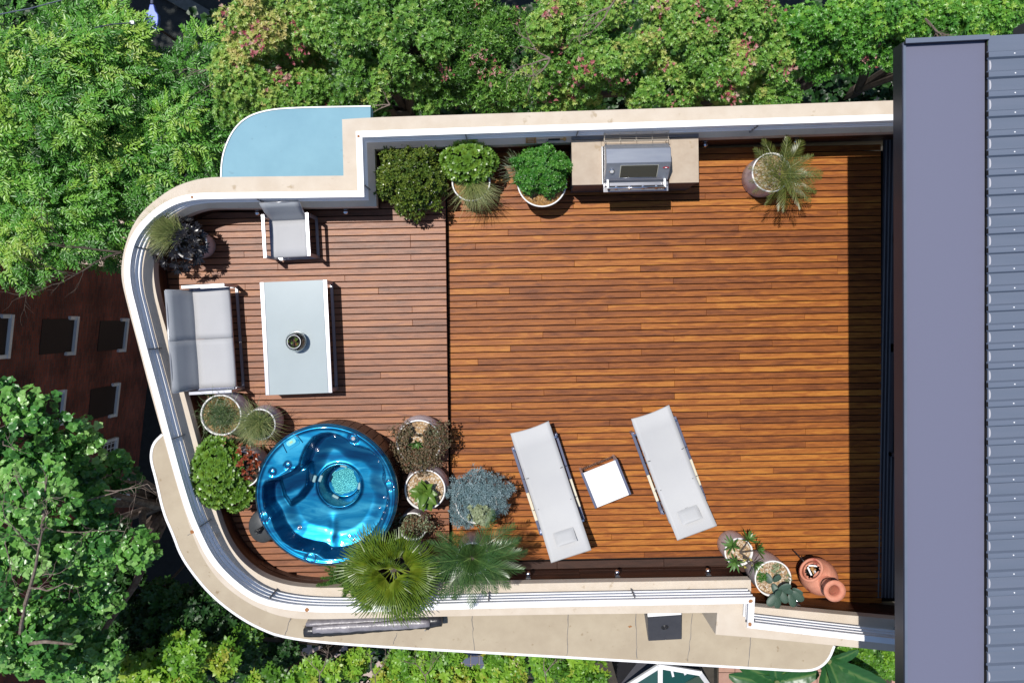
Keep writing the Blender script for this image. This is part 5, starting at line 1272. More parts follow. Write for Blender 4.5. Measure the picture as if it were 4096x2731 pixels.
t, r, h = pot('fan_palm', 'big fan palm with stiff yellow green pleated fans spilling over the hot tub and parapet', (1630, 2262), .62, 72, 0, 'soil', 'drum')
fans = [fan_mesh(24 + 2 * s, .47, math.radians(140 + 12 * s), .32, 'fanp', s) for s in range(4)]
c = P(1575, 2275, 1.15); apex = Vector((c.x - t.location.x, c.y - t.location.y, 1.15))
mb = MB(); mb.tube([(0, 0, .55), apex * .5 + Vector((0, 0, .35)), apex], [.07, .055, .045], 10); obj('trunk', mb, M['barkd'], t)
fl_ = [(178, 12, 1.0), (160, 35, .95), (200, 2, 1.05), (215, 22, .95), (232, 6, 1.1), (250, 28, .95), (262, -8, 1.15), (285, 12, 1.05), (300, 30, .9), (318, 8, 1.0), (340, 25, .9), (2, 30, .85), (35, 40, .8), (60, 28, .85), (90, 45, .75), (115, 30, .85), (140, 20, .9), (128, 58, .7), (225, 55, .75), (295, 60, .7), (190, 48, .8), (245, -18, 1.0), (208, -12, 1.05), (272, 45, .8), (330, -10, .85), (150, -2, 1.0), (75, 62, .6), (20, 5, .8)]
for k, (az, el, s_) in enumerate(fl_):
    place(t, fans[k % 4], 'fan_leaf', apex - Vector((0, 0, R.uniform(0, .15))), math.radians(az + R.uniform(-6, 6)), math.radians(el), s_, R.uniform(-.5, .5))
t, r, h = pot('feather_palm', 'dark green feather palm arching over the south parapet, right of the fan palm', (1890, 2235), .60, 66, 0, 'soil', 'drum')
fm2 = [frond_mesh(30, 1.0, .25, .014, .55, 'frond', 'feath', 10 + s, .3) for s in range(3)]
c = P(1885, 2235, 1.05); apex = Vector((c.x - t.location.x, c.y - t.location.y, 1.0))
mb = MB(); mb.tube([(0, 0, .5), apex], [.06, .04], 10); obj('trunk', mb, M['barkd'], t)
for k in range(30):
    az = k * 137.5; el = [12, 30, 48, 66][k % 4] + R.uniform(-6, 6); L = [.74, .70, .62, .48][k % 4] * R.uniform(.9, 1.08)
    if 60 < az % 360 < 140: L *= .8
    if 250 < az % 360 < 290: L *= 1.12
    place(t, fm2[k % 3], 'frond', apex - Vector((0, 0, R.uniform(0, .1))), math.radians(az), math.radians(el), L, R.uniform(-.3, .3))
t, r, h = pot('foxtail_fern', 'bushy needle leaved fern in a grey pot between the hot tub and the south parapet', (1432, 2275), .55, 52, 0, 'soil', 'drum')
rr0 = np.random.default_rng(31)
for k in range(40):
    az = math.radians(R.uniform(150, 290)); L = R.uniform(.32, .66); el = R.uniform(.1, .7); pts = []; p = Vector((-.02, -.02, .58)); d = Vector((math.cos(az) * math.cos(el), math.sin(az) * math.cos(el), math.sin(el)))
    for i in range(9): pts.append(p.copy()); p = p + d * L / 8; d = (d + Vector((0, 0, -.16))).normalized()
    pa = np.array([tuple(q_) for q_ in pts]); n_ = 46; f = rr0.uniform(.05, 1, n_); seg_ = np.minimum((f * 8).astype(int), 7); fr = (f * 8 - seg_)[:, None]; pos = pa[seg_] * (1 - fr) + pa[seg_ + 1] * fr
    N_ = nrm(rr0.normal(size=(n_, 3)) + [0, 0, .6]); V, Fc, tt = scatter(whf[0], whf[1], bases(N_, rr0.uniform(0, 6.28, n_)), pos, .055 * (1.1 - .6 * f), rr0.uniform(0, 1, n_)); obj('plume', (V, Fc, tt), M['fern'], t)

# --- west side pots
t, r, h = pot('black_aeonium_pot', 'pale pot of black rosette succulents with a pale green grass tuft in the north-west curve', (762, 972), .62, 64, ZD, 'soil', 'cone')
rosettes(t, M['aeond'], 40, (-.15, -.02, .50), (.33, .34, .22), .125, 12, cup=.25, nl=22, W=.30, name='rosette', zmin=-.1)
blades(t, 'grass', 900, (-.14, .12, .66), .1, .42, .0045, 13, lean=(-.9, .25), droop=.35, name='grass_tuft', el=(.2, 1.3))
t, r, h = pot('sedge_pot', 'widest pale pot holding sparse dark strappy grass beside the sofa end', (884, 1660), .62, 82, ZD, 'mulch', 'bowl')
pebbles(t, r, h, 500, 'strawp', .022, True)
blades(t, 'grassd', 170, (0, 0, .47), .1, .36, .007, 14, droop=1.0, name='strappy_leaves', el=(.2, 1.4), basespread=.10)
blades(t, 'grassd', 420, (0, 0, .45), .1, .17, .005, 44, droop=.9, name='short_leaves', el=(.3, 1.4), basespread=.12)
t, r, h = pot('fescue_pot', 'pale pot of fine feathery grass next to the hot tub control panel', (1040, 1697), .62, 63, ZD, 'soil', 'bowl')
blades(t, 'grass', 620, (.0, .05, .46), .1, .42, .0045, 15, lean=(-.35, -.5), droop=1.0, name='grass_tuft', el=(.2, 1.4))
blades(t, 'grassd', 300, (.0, .0, .46), .1, .38, .0045, 16, lean=(-.1, -.2), droop=1.0, name='dark_grass', el=(.2, 1.4))
t, r, h = pot('mixed_succulent_pot', 'pale pot of green rosettes and orange tipped succulents between the west parapet and hot tub', (968, 1877), .66, 74, ZD, 'soil', 'bowl')
rosettes(t, M['aeon'], 78, (-.34, -.04, .52), (.32, .46, .24), .105, 17, name='rosette', W=.55, zmin=-.1)
rosettes(t, M['aeon'], 22, (-.10, -.36, .46), (.22, .2, .16), .10, 18, name='rosette', W=.55)
foliage(t, 'aeon', 600, (-.32, -.04, .46), (.30, .42, .18), .05, 56, wh5, 0, .5, name='lower_foliage', tint=(0, .3))
rosettes(t, M['orange'], 22, (.02, .11, .52), (.22, .22, .12), .075, 19, name='orange_rosette', nl=8, W=.6)
# --- pots right of the tub
t, r, h = pot('bronze_groundcover_pot', 'pale pot with bronze creeping groundcover and one dark green agave rosette', (1675, 1768), .60, 90, ZD, 'pebble', 'bowl')
pebbles(t, r, h, 420, size=.018)
def halves(pos):
    a = np.arctan2(pos[:, 1], pos[:, 0]); q_ = np.hypot(pos[:, 0], pos[:, 1])
    return ~((a > 1.1) & (a < 2.0) & (q_ > .12)) & ~((np.abs(pos[:, 0] + .03) < .1) & (np.abs(pos[:, 1]) < .1))
foliage(t, 'brown_g', 2400, (-.02, .02, .46), (.40, .36, .12), .026, 20, wh3, 0, .1, mask=halves, name='groundcover')
foliage(t, 'brown_g', 900, (.02, -.26, .42), (.30, .22, .14), .026, 21, wh3, 0, .3, name='trailing_cover')
foliage(t, 'brown_g', 500, (.30, .05, .38), (.16, .26, .16), .026, 22, wh3, 0, .3, name='trailing_cover')
rosettes(t, M['aloe'], 1, (-.03, 0, .48), (.001, .001, .03), .13, 23, cup=.3, nl=20, W=.3, name='agave')
foliage(t, 'silver_j', 26, (.22, .16, .50), (.09, .08, .04), .022, 24, wh5, 0, .3, name='white_flowers')
t, r, h = pot('broad_leaf_pot', 'pale pot with a few broad curling mid green leaves right of the hot tub', (1700, 1958), .60, 82, ZD, 'pebble', 'bowl')
pebbles(t, r, h, 420)
def broad_mesh(seed):
    r_ = random.Random(seed); vs = []; ts = []; fs = []; n_, m_ = 7, 4
    for i in range(n_ + 1):
        f = i / n_; w_ = .30 * math.sin(math.pi * f ** .8) ** .7 if 0 < f < 1 else .01; z_ = .25 * f - .45 * f * f
        for j in range(m_ + 1):
            g = (j / m_ - .5) * 2; vs.append((f, g * w_, z_ + .10 * abs(g) * w_ / .3 + .03 * math.sin(6 * f + g * 3 + seed))); ts.append(.75 if j == m_ // 2 else .35 + .15 * r_.random())
    for i in range(n_):
        for j in range(m_): k = i * (m_ + 1) + j; fs.append((k, k + 1, k + m_ + 2, k + m_ + 1))
    me = bpy.data.meshes.new('broad_leaf'); mesh_from_np(me, np.array(vs), np.array(fs), np.array(ts)); me.materials.append(M['hosta']); return me
bm_ = [broad_mesh(s) for s in range(3)]
for k, (az, el, L) in enumerate([(175, 20, .22), (200, 15, .22), (225, 25, .2), (250, 10, .26), (270, 20, .26), (290, 15, .28), (310, 22, .24), (330, 15, .22), (355, 30, .2), (60, 35, .2), (90, 40, .22), (120, 35, .2), (150, 35, .18), (265, 50, .22), (20, 55, .18), (140, 60, .18), (285, -5, .3)]):
    place(t, bm_[k % 3], 'broad_leaf', (0, -.02, h + R.uniform(-.02, .1)), math.radians(az + R.uniform(-9, 9)), math.radians(el), L, R.uniform(-.5, .5))
t, r, h = pot('blue_chalk_pot', 'pale pot overflowing with blue grey finger succulents and a clump of silver round leaves', (1905, 2010), .55, 84, 0, 'pebble', 'bowl')
pebbles(t, r, h, 200)
whb = whorl(7, .17, 1.0, 6)
foliage(t, 'blue_s', 1500, (.03, .10, .50), (.46, .36, .15), .06, 25, whb, 0, .2, name='finger_foliage')
foliage(t, 'blue_s', 300, (-.18, -.20, .46), (.20, .18, .12), .06, 26, whb, 0, .2, name='finger_foliage')
foliage(t, 'silver_j', 90, (.07, -.16, .62), (.18, .17, .08), .05, 27, whorl(5, .6, .7, 8, True), 0, .3, name='silver_leaves')
mb = MB()
for k in range(26):
    x = R.uniform(-.38, .5); y = R.uniform(.2, .42) if x < .42 else R.uniform(-.1, .4); a = Vector((x, y, .6)); b = a + Vector((R.uniform(-.03, .05), R.uniform(.04, .13), .07)); mb.tube([a, b], .002, 4); mb.box(tuple(b), (.012, .012, .01)); mb.tube([b, b + Vector((.02, .015, 0))], .0018, 4)
obj('seed_stalks', mb, M['barkd'], t, kind='stuff')
t, r, h = pot('grey_groundcover_pot', 'small pot of low grey green groundcover tucked behind the fan palm', (1650, 2105), .5, 56, 0, 'soil', 'drum')
foliage(t, 'brown_g', 700, (0, .02, .48), (.34, .16, .12), .028, 28, wh3, 0, .2, name='groundcover')
foliage(t, 'silver_j', 260, (0, .03, .50), (.34, .16, .13), .024, 29, wh3, 0, .2, name='pale_shoots')

# --- south-east pots
t, r, h = pot('aloe_pot', 'pale pot of spiky green aloe rosettes with small yellow flowers, left of the prickly pear', (2955, 2207), .42, 56, 0, 'pebble', 'drum')
pebbles(t, r, h, 220)
rosettes(t, M['aloe'], 12, (.05, -.01, .48), (.20, .22, .09), .19, 33, cup=.5, nl=24, W=.20, name='rosette', zmin=-.05)
rosettes(t, M['yellow'], 4, (.09, -.12, .56), (.05, .07, .02), .05, 34, cup=.3, nl=10, W=.25, name='flower', zmin=-.1)
t, r, h = pot('prickly_pear_pot', 'tall pale pot of pebbles with grey green prickly pear pads leaning over the parapet', (3092, 2313), .52, 72, 0, 'pebble', 'drum')
pebbles(t, r, h, 520, size=.02)
def pad(base, az, el, L, roll=0.0):
    v = []; n_ = 14; m2 = MB(); W2 = .30
    for side in (1, -1):
        for i in range(5):
            q_ = 1 - i / 4 * .999
            for k in range(n_):
                a = 2 * math.pi * k / n_; x = .5 + .5 * q_ * math.cos(a); y = W2 * q_ * math.sin(a) * (.75 + .35 * x); v.append((x, y, side * .06 * (1 - q_ ** 2) ** .5))
    fs = []
    for s_ in (0, 1):
        o_ = s_ * 5 * n_
        for i in range(4):
            for k in range(n_): fs.append((o_ + i * n_ + k, o_ + i * n_ + (k + 1) % n_, o_ + (i + 1) * n_ + (k + 1) % n_, o_ + (i + 1) * n_ + k))
    key = 'pad_mesh'
    if key not in cache:
        me = bpy.data.meshes.new('pad'); mesh_from_np(me, np.array(v), np.array(fs), np.linspace(.2, .8, len(v))); me.materials.append(M['cactus']); me.polygons.foreach_set('use_smooth', [True] * len(me.polygons)); cache[key] = me
    return place(t, cache[key], 'pad', base, az, el, L, roll)
pad((-.13, .09, .46), math.radians(-55), .45, .20, .3); pad((-.02, -.06, .56), math.radians(-62), .3, .20, .2)
for (x, y, z_, az, el, L, ro) in [(.03, -.18, .62, -130, .1, .22, .2), (.04, -.18, .62, -95, .1, .21, -.2), (.06, -.12, .64, -65, .15, .20, .1), (.05, -.08, .66, -20, .2, .19, .4), (.02, -.10, .68, 30, .35, .19, .1), (.20, -.18, .62, -70, .05, .20, -.1), (.22, -.14, .63, -38, .05, .22, .2), (.24, -.10, .62, -30, .25, .16, .5), (-.02, -.02, .6, 60, .5, .16, 0), (.06, -.1, .7, -150, .5, .15, .3)]:
    pad((x, y, z_), math.radians(az), el, L, ro)
foliage(t, 'herb', 160, (-.16, .02, .50), (.08, .08, .06), .022, 35, whf, 0, .3, name='green_tuft')
foliage(t, 'silver_j', 30, (.06, .13, .50), (.08, .1, .05), .035, 36, wh5, 0, .3, name='pale_succulent')
foliage(t, 'silver_j', 20, (.23, .0, .50), (.05, .07, .05), .035, 37, wh5, 0, .3, name='pale_succulent')
# terrarium plants belong to the bowl
tr_ = bpy.data.objects['terrarium']
rosettes(tr_, M['aeon'], 9, (-.02, .0, .09), (.08, .08, .06), .035, 40, nl=12)
rosettes(tr_, M['orange'], 3, (.03, -.02, .09), (.05, .05, .05), .03, 41, nl=10, name='red_rosette')
# ------------------------------------------------------------------ trees and things below
wn = whorl(8, .34, .55, 11); wn2 = whorl(6, .30, .9, 12); wp = whorl(5, .85, .5, 13, True); pin = pinnate(6); ws = whorl(7, .5, .6, 14, True)
def tree(name, label, trunk_px, gz, blobs, tmpl, size, mt, seed, per=150, clump=.34, dens=1.0, group=None, bark='barkd', tintr=(.1, .6), bright=None, pink=None, limbs=6, zcut=-.05, cat='tree', frond=False, lowleaves=.35, maxlimb=.08):
    """blobs: (px, py, z, radius_px_x, radius_px_y, depth m)"""
    rr = np.random.default_rng(seed); B = []
    for (x, y, z, rx, ry, rz) in blobs:
        c = P(x, y, z); s_ = (H - z) / F; B.append((np.array(c), np.array([rx * s_, ry * s_, rz])))
    zt = max(b[0][2] for b in B); tb = P(trunk_px[0], trunk_px[1], zt - 1.0)
    t = thing(name, label, cat, (tb.x, tb.y, gz), 0, group); base = np.array([tb.x, tb.y, gz])
    parts = []; pinkp = []; limbt = []
    for c, rad in B:
        area = math.pi * rad[0] * rad[1] * 1.5; n_ = max(4, int(area / (clump ** 2 * 1.25) * dens))
        d = dome_dirs(n_, rr, zcut); q = rr.uniform(.62, 1.0, len(d))[:, None]
        cc = c + d * rad * q - np.array([0, 0, rad[2] * .4])
        for k_ in range(len(d)):
            cl = cc[k_]; cr_ = clump * rr.uniform(.65, 1.2); n2 = int(per * (cr_ / clump) ** 2 * rr.uniform(.7, 1.2))
            dd = dome_dirs(n2, rr, -.35); n2 = len(dd)
            pos = cl + dd * cr_ * rr.uniform(.55, 1.08, n2)[:, None] * np.array([1, 1, .75])
            N_ = nrm(dd * .9 + np.array([0, 0, .75]) + rr.normal(size=(n2, 3)) * .4)
            ct = rr.uniform(*tintr)
            if bright is not None: ct += bright(cl)
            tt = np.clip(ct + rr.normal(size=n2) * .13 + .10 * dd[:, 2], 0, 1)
            if frond:
                T_ = dd * np.array([1, 1, .2]) + rr.normal(size=(n2, 3)) * .45; Mx = bases(nrm(dd * .4 + np.array([0, 0, 1.0]) + rr.normal(size=(n2, 3)) * .3), None, nrm(T_))
            else: Mx = bases(N_, rr.uniform(0, 6.28, n2))
            parts.append(scatter(tmpl[0], tmpl[1], Mx, pos - base, size * rr.uniform(.65, 1.2, n2), tt))
            if pink is not None and rr.uniform() < pink(cl):
                n3 = int(n2 * .16); pn = cl + np.array([rr.normal() * .1, rr.normal() * .1, cr_ * .7]) + rr.normal(size=(n3, 3)) * cr_ * np.array([.42, .42, .1])
                pinkp.append(scatter(tmpl[0], tmpl[1], bases(nrm(rr.normal(size=(n3, 3)) * .5 + [0, 0, 1]), rr.uniform(0, 6.28, n3)), pn - base, size * rr.uniform(.5, .9, n3), rr.uniform(0, 1, n3)))
            if rr.uniform() < .5: limbt.append(cl)
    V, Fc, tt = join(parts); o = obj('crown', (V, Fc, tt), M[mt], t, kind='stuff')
    if pinkp: V, Fc, tt = join(pinkp); obj('blossom', (V, Fc, tt), M['lf_pink'], t, kind='stuff')
    mb = MB(); fork = np.array([0, 0, (zt - gz) * .55]); mb.tube([(0, 0, 0), (.05, .03, fork[2] * .5), tuple(fork)], [.24, .19, .15], 10); obj('trunk', mb, M[bark], t)
    mb = MB()
    for c, rad in B:
        e = c - base - np.array([0, 0, rad[2] * .5]); m1 = fork * .5 + e * .5 + np.array([rr.normal() * .2, rr.normal() * .2, .2]); mb.tube([tuple(fork), tuple(m1), tuple(e)], [.12, maxlimb, .04], 7)
    for cl in limbt:
        e = cl - base; k_ = int(np.argmin([np.linalg.norm(cl - b[0]) for b in B])); s0 = B[k_][0] - base - np.array([0, 0, B[k_][1][2] * .5])
        m1 = s0 * .5 + e * .5 + rr.normal(size=3) * .12; mb.tube([tuple(s0), tuple(m1), tuple(e)], [.035, .018, .006], 5)
    obj('limbs', mb, M[bark], t, kind='stuff')
    return t, B, base

GT = 'street trees around the building'
# west: big bright green tree with feathered leaves
tree('street_tree', 'broad bright green tree with feathery leaves filling the upper left corner', (330, 300), GZ, [(180, 330, -4.4, 300, 260, 1.2), (60, 650, -4.8, 240, 300, 1.1), (420, 230, -5.2, 170, 140, .9), (110, 90, -5.0, 150, 110, .8), (430, 640, -5.4, 200, 150, .9), (330, 800, -5.6, 220, 150, .9), (300, 60, -5.6, 90, 80, .6)], pin, .30, 'lf_l', 101, per=52, clump=.42, dens=.72, group=GT, tintr=(.2, .72), frond=True)
tree('street_tree', 'bright green feathery tree between the upper left tree and the pale blue roof', (700, 520), GZ, [(700, 430, -5.4, 230, 190, 1.1), (600, 640, -5.6, 220, 170, 1.0), (500, 420, -5.8, 140, 110, .8), (800, 560, -5.9, 110, 130, .8), (840, 230, -6.0, 60, 60, .5), (450, 500, -6, 110, 90, .6)], pin, .30, 'lf_l', 102, per=52, clump=.40, dens=.72, group=GT, tintr=(.12, .6), frond=True)
tree('street_tree', 'lower green tree over the pink footpath beside the curved parapet', (250, 900), GZ, [(130, 930, -5.0, 190, 110, .8), (260, 850, -5.2, 130, 110, .8), (60, 1040, -5.2, 90, 60, .5), (520, 760, -6.0, 100, 70, .6), (440, 1000, -6.2, 40, 40, .4), (260, 960, -5.2, 110, 80, .6)], pin, .27, 'lf_l', 103, per=52, clump=.34, dens=.8, group=GT, tintr=(.2, .7), frond=True)
# north row
def pk(c0, c1=0.0):
    return lambda cl: c0
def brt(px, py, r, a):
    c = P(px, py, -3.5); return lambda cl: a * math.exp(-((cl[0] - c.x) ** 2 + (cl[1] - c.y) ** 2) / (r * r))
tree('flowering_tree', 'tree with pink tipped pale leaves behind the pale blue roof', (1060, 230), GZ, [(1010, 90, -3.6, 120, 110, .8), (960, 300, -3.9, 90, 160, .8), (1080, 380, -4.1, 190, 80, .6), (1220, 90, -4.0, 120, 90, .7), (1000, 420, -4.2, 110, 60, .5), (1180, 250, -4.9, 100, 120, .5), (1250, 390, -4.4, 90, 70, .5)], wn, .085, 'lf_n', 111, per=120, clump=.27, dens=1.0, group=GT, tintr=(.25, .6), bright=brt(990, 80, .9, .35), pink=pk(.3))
tree('flowering_tree', 'dense green tree with a few red blooms, above the potted jade and herb bushes', (1500, 200), GZ, [(1420, 130, -3.4, 150, 130, .9), (1640, 180, -3.3, 150, 130, .9), (1500, 330, -3.8, 160, 90, .8), (1730, 60, -4.0, 110, 80, .7), (1380, 20, -4.2, 120, 60, .6), (1680, 340, -4.2, 90, 70, .5), (1560, 30, -3.9, 120, 70, .6), (1440, 420, -4.3, 100, 40, .4)], wn, .088, 'lf_n', 112, per=120, clump=.27, dens=.95, group=GT, tintr=(.10, .5), pink=pk(.06))
tree('flowering_tree', 'green tree with sparse red tips behind the gap over the barbecue', (1950, 200), GZ, [(1850, 230, -3.8, 130, 110, .8), (1960, 330, -3.9, 110, 80, .7), (1900, 60, -4.2, 110, 80, .6), (2040, 140, -4.0, 90, 90, .6), (1820, 370, -4.5, 80, 50, .5), (2060, 370, -4.2, 70, 60, .5)], wn2, .09, 'lf_n', 113, per=115, clump=.26, dens=1.1, group=GT, tintr=(.08, .42), pink=pk(.08))
tree('flowering_tree', 'tall yellow green tree with scattered crimson blooms directly above the barbecue', (2350, 180), GZ, [(2250, 100, -3.0, 130, 120, .9), (2420, 60, -3.2, 120, 90, .8), (2380, 250, -3.3, 150, 110, .9), (2200, 280, -3.7, 100, 90, .7), (2560, 200, -3.6, 100, 90, .7), (2150, 390, -4.2, 100, 50, .5), (2310, 400, -4.2, 110, 50, .5), (2540, 360, -4.0, 110, 60, .6), (2640, 60, -4.2, 60, 60, .5)], wn, .08, 'lf_n', 114, per=125, clump=.25, dens=1.0, group=GT, tintr=(.2, .62), pink=pk(.2))
tree('flowering_tree', 'yellow green tree with crimson blooms and bare twigs, above the potted date palm', (2880, 190), GZ, [(2820, 100, -3.2, 130, 110, .9), (2980, 60, -3.2, 120, 90, .8), (2900, 260, -3.4, 150, 110, .8), (3080, 200, -3.6, 110, 110, .7), (2760, 290, -3.9, 100, 90, .6), (3140, 330, -3.9, 100, 60, .5), (2700, 400, -4.3, 90, 40, .4), (2950, 390, -4.3, 130, 40, .4)], wn, .08, 'lf_n', 115, per=125, clump=.25, dens=1.0, group=GT, tintr=(.2, .62), pink=pk(.17))
tree('flowering_tree', 'mid green glossy tree touching the corner of the grey roof', (3400, 130), GZ, [(3300, 120, -3.2, 140, 110, .9), (3470, 70, -3.3, 150, 80, .8), (3420, 190, -3.6, 130, 70, .7), (3640, 60, -3.6, 120, 70, .6), (3260, 270, -4.0, 90, 60, .5), (3530, 230, -3.8, 60, 50, .4), (3700, 110, -3.8, 130, 50, .4)], wn, .085, 'lf_l', 116, per=120, clump=.26, dens=1.0, group=GT, tintr=(.2, .55), pink=pk(.07))
tree('flowering_tree', 'bright green tree above the right hand roof edge with a bare forked branch', (3860, 80), GZ, [(3820, 70, -3.4, 120, 70, .7), (3950, 60, -3.8, 90, 80, .6), (4080, 90, -4.6, 80, 60, .5), (3930, 130, -4.0, 120, 30, .4), (4040, -20, -4.2, 100, 50, .5)], wn, .088, 'lf_l', 117, per=115, clump=.26, dens=1.2, group=GT, tintr=(.2, .55))
# unseen trees added beyond the frame top to shade street and ground
tree('street_tree', 'unseen dark crowned tree added beyond the upper edge to shade the street', (-950, -1300), GZ, [(-950, -1250, -3.5, 900, 700, 1.6), (-200, -1500, -3.8, 700, 500, 1.4), (250, -1250, -4.2, 500, 420, 1.2)], wn, .3, 'lf_d', 118, per=34, clump=.9, dens=.95, group=GT)
tree('street_tree', 'second unseen dark crowned tree added beyond the upper edge to shade the ground', (1800, -1350), GZ, [(1100, -1300, -4, 600, 420, 1.2), (2000, -1350, -4, 600, 450, 1.2), (2900, -1300, -4, 600, 420, 1.2), (3700, -1350, -4, 600, 420, 1.2)], wn, .3, 'lf_d', 119, per=34, clump=.9, dens=1.2, group=GT)
# shaded understorey
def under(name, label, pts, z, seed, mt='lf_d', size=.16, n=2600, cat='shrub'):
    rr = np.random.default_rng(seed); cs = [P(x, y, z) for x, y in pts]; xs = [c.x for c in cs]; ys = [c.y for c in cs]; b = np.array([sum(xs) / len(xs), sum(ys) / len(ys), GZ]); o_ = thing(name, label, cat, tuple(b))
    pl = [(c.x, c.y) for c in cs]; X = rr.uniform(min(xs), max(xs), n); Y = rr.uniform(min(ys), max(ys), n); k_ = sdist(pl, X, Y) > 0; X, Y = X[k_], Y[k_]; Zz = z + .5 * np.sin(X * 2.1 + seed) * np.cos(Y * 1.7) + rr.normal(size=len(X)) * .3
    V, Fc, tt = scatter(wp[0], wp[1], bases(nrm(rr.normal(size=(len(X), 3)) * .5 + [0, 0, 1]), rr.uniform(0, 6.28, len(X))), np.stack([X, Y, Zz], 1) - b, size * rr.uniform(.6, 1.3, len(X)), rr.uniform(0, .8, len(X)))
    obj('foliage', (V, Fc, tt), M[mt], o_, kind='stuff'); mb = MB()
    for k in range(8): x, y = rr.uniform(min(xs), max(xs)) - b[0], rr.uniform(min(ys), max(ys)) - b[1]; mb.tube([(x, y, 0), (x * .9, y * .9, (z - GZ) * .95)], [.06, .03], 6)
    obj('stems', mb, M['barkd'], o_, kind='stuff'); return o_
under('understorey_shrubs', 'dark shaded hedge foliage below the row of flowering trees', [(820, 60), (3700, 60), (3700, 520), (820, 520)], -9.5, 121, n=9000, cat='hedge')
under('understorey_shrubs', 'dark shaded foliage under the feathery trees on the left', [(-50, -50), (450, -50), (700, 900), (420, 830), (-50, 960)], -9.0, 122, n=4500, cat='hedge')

# bare twigs showing against the footpath and crowns
def twig(mb, a, d, L, r0, depth, rnd, kink=.35):
    n_ = 5; pts = [a]; p = Vector(a); dd = Vector(d)
    for i in range(n_): dd = (dd + Vector((rnd.uniform(-kink, kink), rnd.uniform(-kink, kink), rnd.uniform(-kink, kink) * .5))).normalized(); p = p + dd * L / n_; pts.append(p.copy())
    mb.tube(pts, [r0 * (1 - .7 * i / n_) for i in range(n_ + 1)], 5)
    if depth > 0:
        for i in range(2, n_ + 1):
            if rnd.random() < .75: nd = (dd + Vector((rnd.uniform(-1, 1), rnd.uniform(-1, 1), rnd.uniform(-.2, .4)))).normalized(); twig(mb, pts[i], nd, L * .6, r0 * .55, depth - 1, rnd, kink)
# south-west: poplar-like tree with round leaves and pale bare limbs
pt, pB, pbase = tree('poplar_tree', 'light green poplar with rounded leaves and pale bare branches in the lower left', (120, 2320), GZ, [(60, 1750, -1.6, 160, 180, .9), (260, 1800, -2.2, 120, 110, .7), (120, 2000, -1.2, 170, 150, .8), (380, 1980, -2.2, 90, 130, .6), (60, 2250, -1.8, 150, 170, .8), (330, 2180, -2.4, 170, 100, .7), (90, 2560, -2.6, 170, 150, .8), (300, 2380, -3.4, 150, 110, .6), (470, 1880, -2.8, 60, 45, .35), (560, 2200, -2.4, 40, 30, .25), (320, 2640, -3.8, 150, 90, .5), (30, 1600, -2.4, 50, 50, .4)], wp, .105, 'lf_p', 131, per=42, clump=.30, dens=1.05, group=GT, bark='bark', tintr=(.1, .75))
mb = MB(); rnd = random.Random(5)
for (x0, y0, z0, x1, y1, z1, r0) in [(80, 2570, -2.6, 100, 2420, -1.6, .05), (80, 2570, -2.4, 290, 2575, -1.6, .045), (100, 2420, -1.8, 170, 2120, -.8, .035), (170, 2120, -1.0, 190, 1900, -.8, .022), (170, 2130, -1.0, 60, 1900, -.6, .02), (180, 2060, -1.0, 110, 1960, -.7, .016), (150, 2200, -1.2, 40, 2090, -.6, .02), (120, 2350, -1.4, 260, 2330, -1.0, .018), (230, 2120, -1.2, 400, 2120, -1.0, .014), (400, 2125, -1.6, 500, 2125, -1.3, .012), (350, 2000, -1.8, 520, 1950, -1.4, .016), (420, 1960, -1.5, 590, 1935, -1.3, .012), (40, 2080, -1, 42, 2270, -1.2, .014), (10, 1760, -1.4, 60, 1800, -1.0, .014), (170, 2300, -1.5, 240, 2290, -.9, .012), (30, 2600, -2.4, -60, 2560, -2, .04)]:
    a, b = P(x0, y0, z0), P(x1, y1, z1); m1 = a.lerp(b, .5) + Vector((rnd.uniform(-.07, .07), rnd.uniform(-.07, .07), .05)); pts = [a, a.lerp(m1, .5) + Vector((rnd.uniform(-.03, .03),) * 3), m1, m1.lerp(b, .5) + Vector((rnd.uniform(-.03, .03),) * 3), b]
    pts = [p - Vector(pbase) for p in pts]; mb.tube(pts, [r0, r0 * .85, r0 * .7, r0 * .55, r0 * .35], 7)
    if r0 < .04:
        for k in range(3): q_ = pts[rnd.randint(1, 4)]; twig(mb, q_, (Vector((rnd.uniform(-1, 1), rnd.uniform(-1, 1), .2)) + (b - a).normalized() * .6).normalized(), rnd.uniform(.2, .45), r0 * .45, 1, rnd)
obj('bare_branches', mb, M['bark'], pt, kind='stuff')
tree('street_tree', 'dark green tree in shade below the curve of the concrete ledge', (700, 2500), GZ, [(560, 2400, -6.5, 190, 130, 1.0), (700, 2520, -6.2, 190, 130, 1.0), (880, 2560, -6.6, 160, 120, .8), (480, 2560, -6.6, 180, 110, .8), (1040, 2640, -7.4, 150, 80, .6), (620, 2640, -6.6, 260, 90, .7), (800, 2420, -7, 60, 50, .4)], ws, .15, 'lf_d', 132, per=60, clump=.42, dens=1.2, group=GT, tintr=(.2, .9))
GS = 'lime green shrubs along the south side'
tree('lime_shrub', 'lime green shrub in sun at the bottom edge, left of the dark shaded tree gap', (740, 2690), GZ, [(560, 2680, -5.4, 110, 50, .5), (740, 2620, -5.2, 90, 70, .5), (860, 2640, -5.6, 60, 50, .4), (640, 2740, -5.3, 170, 60, .5)], ws, .15, 'lf_s', 133, per=40, clump=.28, dens=.9, group=GS, cat='shrub', tintr=(.1, .8))
